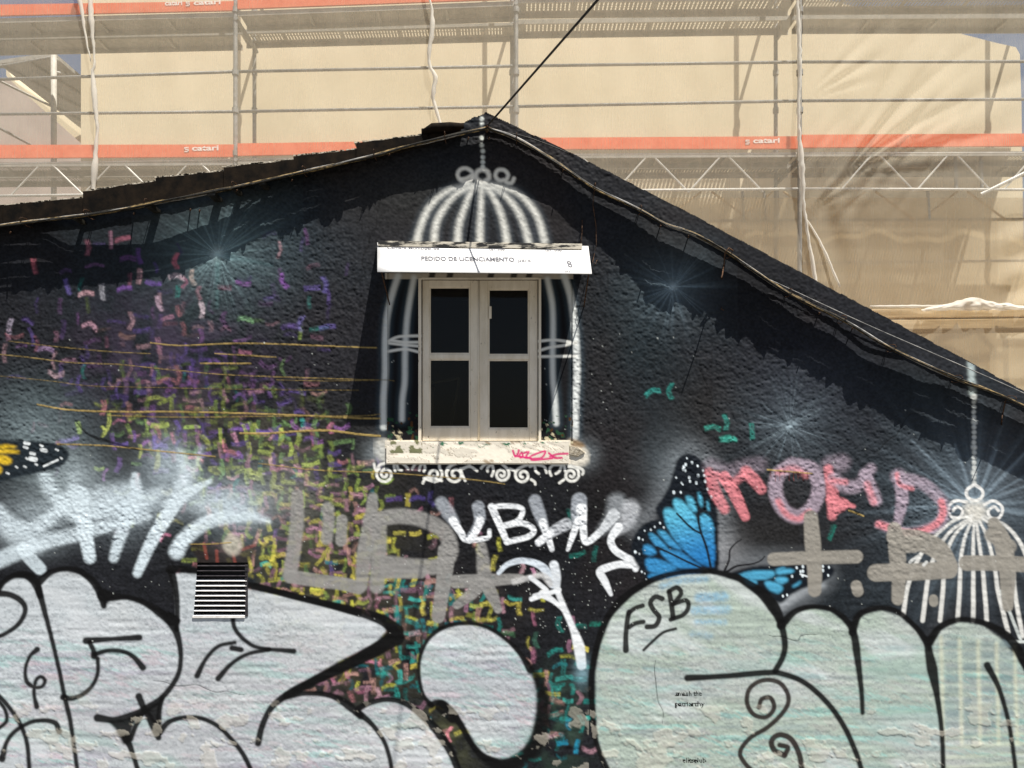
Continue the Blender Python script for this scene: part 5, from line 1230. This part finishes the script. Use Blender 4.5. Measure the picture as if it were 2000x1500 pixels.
def folds(x, y):
    """tension folds fanning out of the tie points on the standard at the left of this sheet"""
    d = 0
    for (tx, ty, R, A, seed) in ((1568, 200, 150, .035, 1), (1640, 350, 330, .07, 2), (1568, 420, 140, .03, 5)):
        dx, dy = x - tx, y - ty; r = math.hypot(dx, dy) + 1
        if dx < -70: continue
        th = math.atan2(-dy, dx)
        g = math.exp(-(r / R) ** 2) * min(1, (r / 95) ** 1.5)
        fan = math.exp(-((th - .7) / .45) ** 2)
        d += A * 1.7 * g * fan * (abs(math.sin(th * 12 + seed * 2 + r / 160)) + .5 * abs(math.sin(th * 15 + seed)) - .8)
    # diagonal creases rising to the right
    s = (x - 1640) * .78 + (y - 300) * .62
    w = math.exp(-(((x - 1690) + (y - 330) * .6) / 130) ** 2 - ((y - 310) / 90) ** 2)
    d += .045 * w * (abs(math.sin(s / 12 + .4 * math.sin(y / 37))) + .5 * abs(math.sin(s / 8.3 + 1 + x / 150)) - .8)
    v = math.exp(-((x - 1600) / 60) ** 2 - ((y - 500) / 90) ** 2); d += .03 * v * math.sin((x - 1570) / (5 + (y - 400) * .06 + 4))
    v = math.exp(-((x - 1990) / 40) ** 2) * (1 if 420 < y < 600 else .2); d += .03 * v * math.sin(y / 11 + x / 30)
    return d
net('crumpled_net', 1568, 2260, -300, 900, -.06, M['net'], 'crumpled cream net with diagonal creases right of the tall standard', fold=folds, nx=230, ny=230, amp=.005)
net('lower_net', 1250, 2260, 386, 900, .58, M['net_thick'], 'dense cream sheeting on the lower right of the scaffold behind the truss', nx=80, ny=60, amp=.012)
# rolled seams where the nets are laced together
def seam(pts, rr, label, mat=M['net_fold']):
    q = spline(pts, 10); n = len(q); r0 = random.Random(len(label))
    rad = [float(np.interp(i / (n - 1), np.linspace(0, 1, len(rr)), rr)) * r0.uniform(.8, 1.2) for i in range(n)]
    o = MB().tube([Pf(x + r0.uniform(-1.2, 1.2), y, -.09) for x, y in q], rad, 9).build('net_seam', mat, smooth=True)
    tag(o, label, 'net seam')
seam([(176, -40), (178, 30), (184, 120), (181, 150), (190, 250), (187, 300), (183, 360), (184, 400)], [.012, .03, .012, .028, .016, .034, .02], 'white laced net seam at the left with a narrow waist')
seam([(150, -40), (165, 60), (178, 120)], [.03, .016, .006], 'loose white net fold running up beside the left seam')
seam([(832, -40), (845, 40), (838, 120), (850, 150), (846, 190), (860, 240), (866, 262)], [.014, .012, .03, .02, .03, .02, .016], 'twisted white net seam above the left roof slope')
seam([(1556, -40), (1560, 60), (1562, 130), (1560, 230), (1566, 330), (1572, 420), (1588, 520), (1600, 600)], [.01, .02, .024, .014, .03, .016, .02, .018], 'gathered white net wrapped along the right standard')
seam([(1572, 420), (1600, 470), (1640, 560)], [.006, .014, .012], 'loose net fold hanging right of the wrapped standard')
seam([(1700, 598), (1790, 598), (1850, 597)], [.008, .014, .010], 'rolled net edge lying on the ochre timber ledger')
# crumpled net heap on the ledge
mb = MB(); r0 = random.Random(5)
q = [(x, float(np.interp(x, [1800, 1862, 1895, 1945, 2030], [604, 590, 580, 590, 600]))) for x in range(1800, 2040, 7)]
nn_ = 7; V_ = []
for i, (x, y) in enumerate(q):
    for j in range(nn_): V_.append(tuple(Pf(x + r0.uniform(-2.5, 2.5), y + (606 - y) * j / (nn_ - 1) + r0.uniform(-2, 2), -.09 - .05 * math.sin(math.pi * j / (nn_ - 1)) + r0.uniform(-.035, .035))))
mb.v = V_; mb.f = [(i * nn_ + j, (i + 1) * nn_ + j, (i + 1) * nn_ + j + 1, i * nn_ + j + 1) for i in range(len(q) - 1) for j in range(nn_ - 1)]
o = mb.build('net_heap', M['net_fold'], smooth=True); tag(o, 'crumpled end of white net heaped on the timber ledger at the right edge', 'net')
o.modifiers.new('s', 'SUBSURF').levels = 2; o.modifiers['s'].render_levels = 1

# neighbour building and its scaffold bay, far left
nb = empty('grey_building', tuple(Vector((-9, 8, 0))), 'grey pink rendered building far behind the scaffold at the left edge', 'building')
mb = MB()
q = [P(-700, 150, 13.6), P(60, 152, 13.6), P(300, 160, 13.6)]
g = [P(300, 160, 13.6), P(-700, 150, 13.6)]
g[0].z = 0; g[1].z = 0
mb.prism(q + g, (0, 4, 0)); mb.build('wall', M['neighbour'], nb)
mb = MB(); mb.hexa([P(12, 148, 10.6), P(30, 166, 10.6), P(30, 160, 10.6), P(12, 132, 10.6), P(168, 268, 11.9), P(172, 292, 11.9), P(172, 275, 11.9), P(168, 252, 11.9)]); mb.build('cornice', M['facade'], nb)
sb = empty('rear_scaffold', tuple(P(103, 900, 9.6)), 'second scaffold bay running away behind the left end of the nets', 'scaffold')
hz = P(105, 109, 9.6).z
def atz(px, py): L_ = F * (hz - EYE) / (HOR - py); return P(px, py, L_)
A_, B_, C_, D_, E_ = atz(-120, 142), atz(105, 109), atz(160, 156), atz(172, 262), atz(8, 133)
mid1, mid2 = B_.lerp(A_, .35), D_.lerp(C_, .6)
mb = MB(); mb.prism([A_, B_, C_, D_, E_], (0, 0, .05)); mb.build('deck', M['deckmetal'], sb)
for t in (.25, .5, .75):
    a_ = B_.lerp(A_, t * .9); b_ = C_.lerp(D_, t); MB().tube([a_ + Vector((0, 0, -.02)), b_ + Vector((0, 0, -.02))], .018, 6).build('joist', M['deckmetal'], sb)
MB().tube([Vector((B_.x, B_.y, 0)), B_ + Vector((0, 0, .02))], .034, 12).build('standard', M['deckmetal'], sb, smooth=True)
MB().tube([P(-100, 147, 9.62), P(105, 111, 9.6)], .014, 8).build('guard_rail', M['steel'], sb); MB().tube([P(108, 113, 9.6), P(150, 150, 10.6)], .014, 8).build('guard_rail', M['deckwhite'], sb); MB().tube([P(108, 140, 9.6), P(150, 150, 10.6)], .014, 8).build('guard_rail', M['deckwhite'], sb)
MB().tube([P(-20, 240, 10.2), P(62, 284, 11)], .02, 8).build('guard_rail', M['steel'], sb)

# ------------------------------------------------------------------ ground
mb = MB(); mb.quad((-300, -300, 0), (300, -300, 0), (300, 300, 0), (-300, 300, 0)); o = mb.build('street', M['ground']); o['kind'] = 'structure'
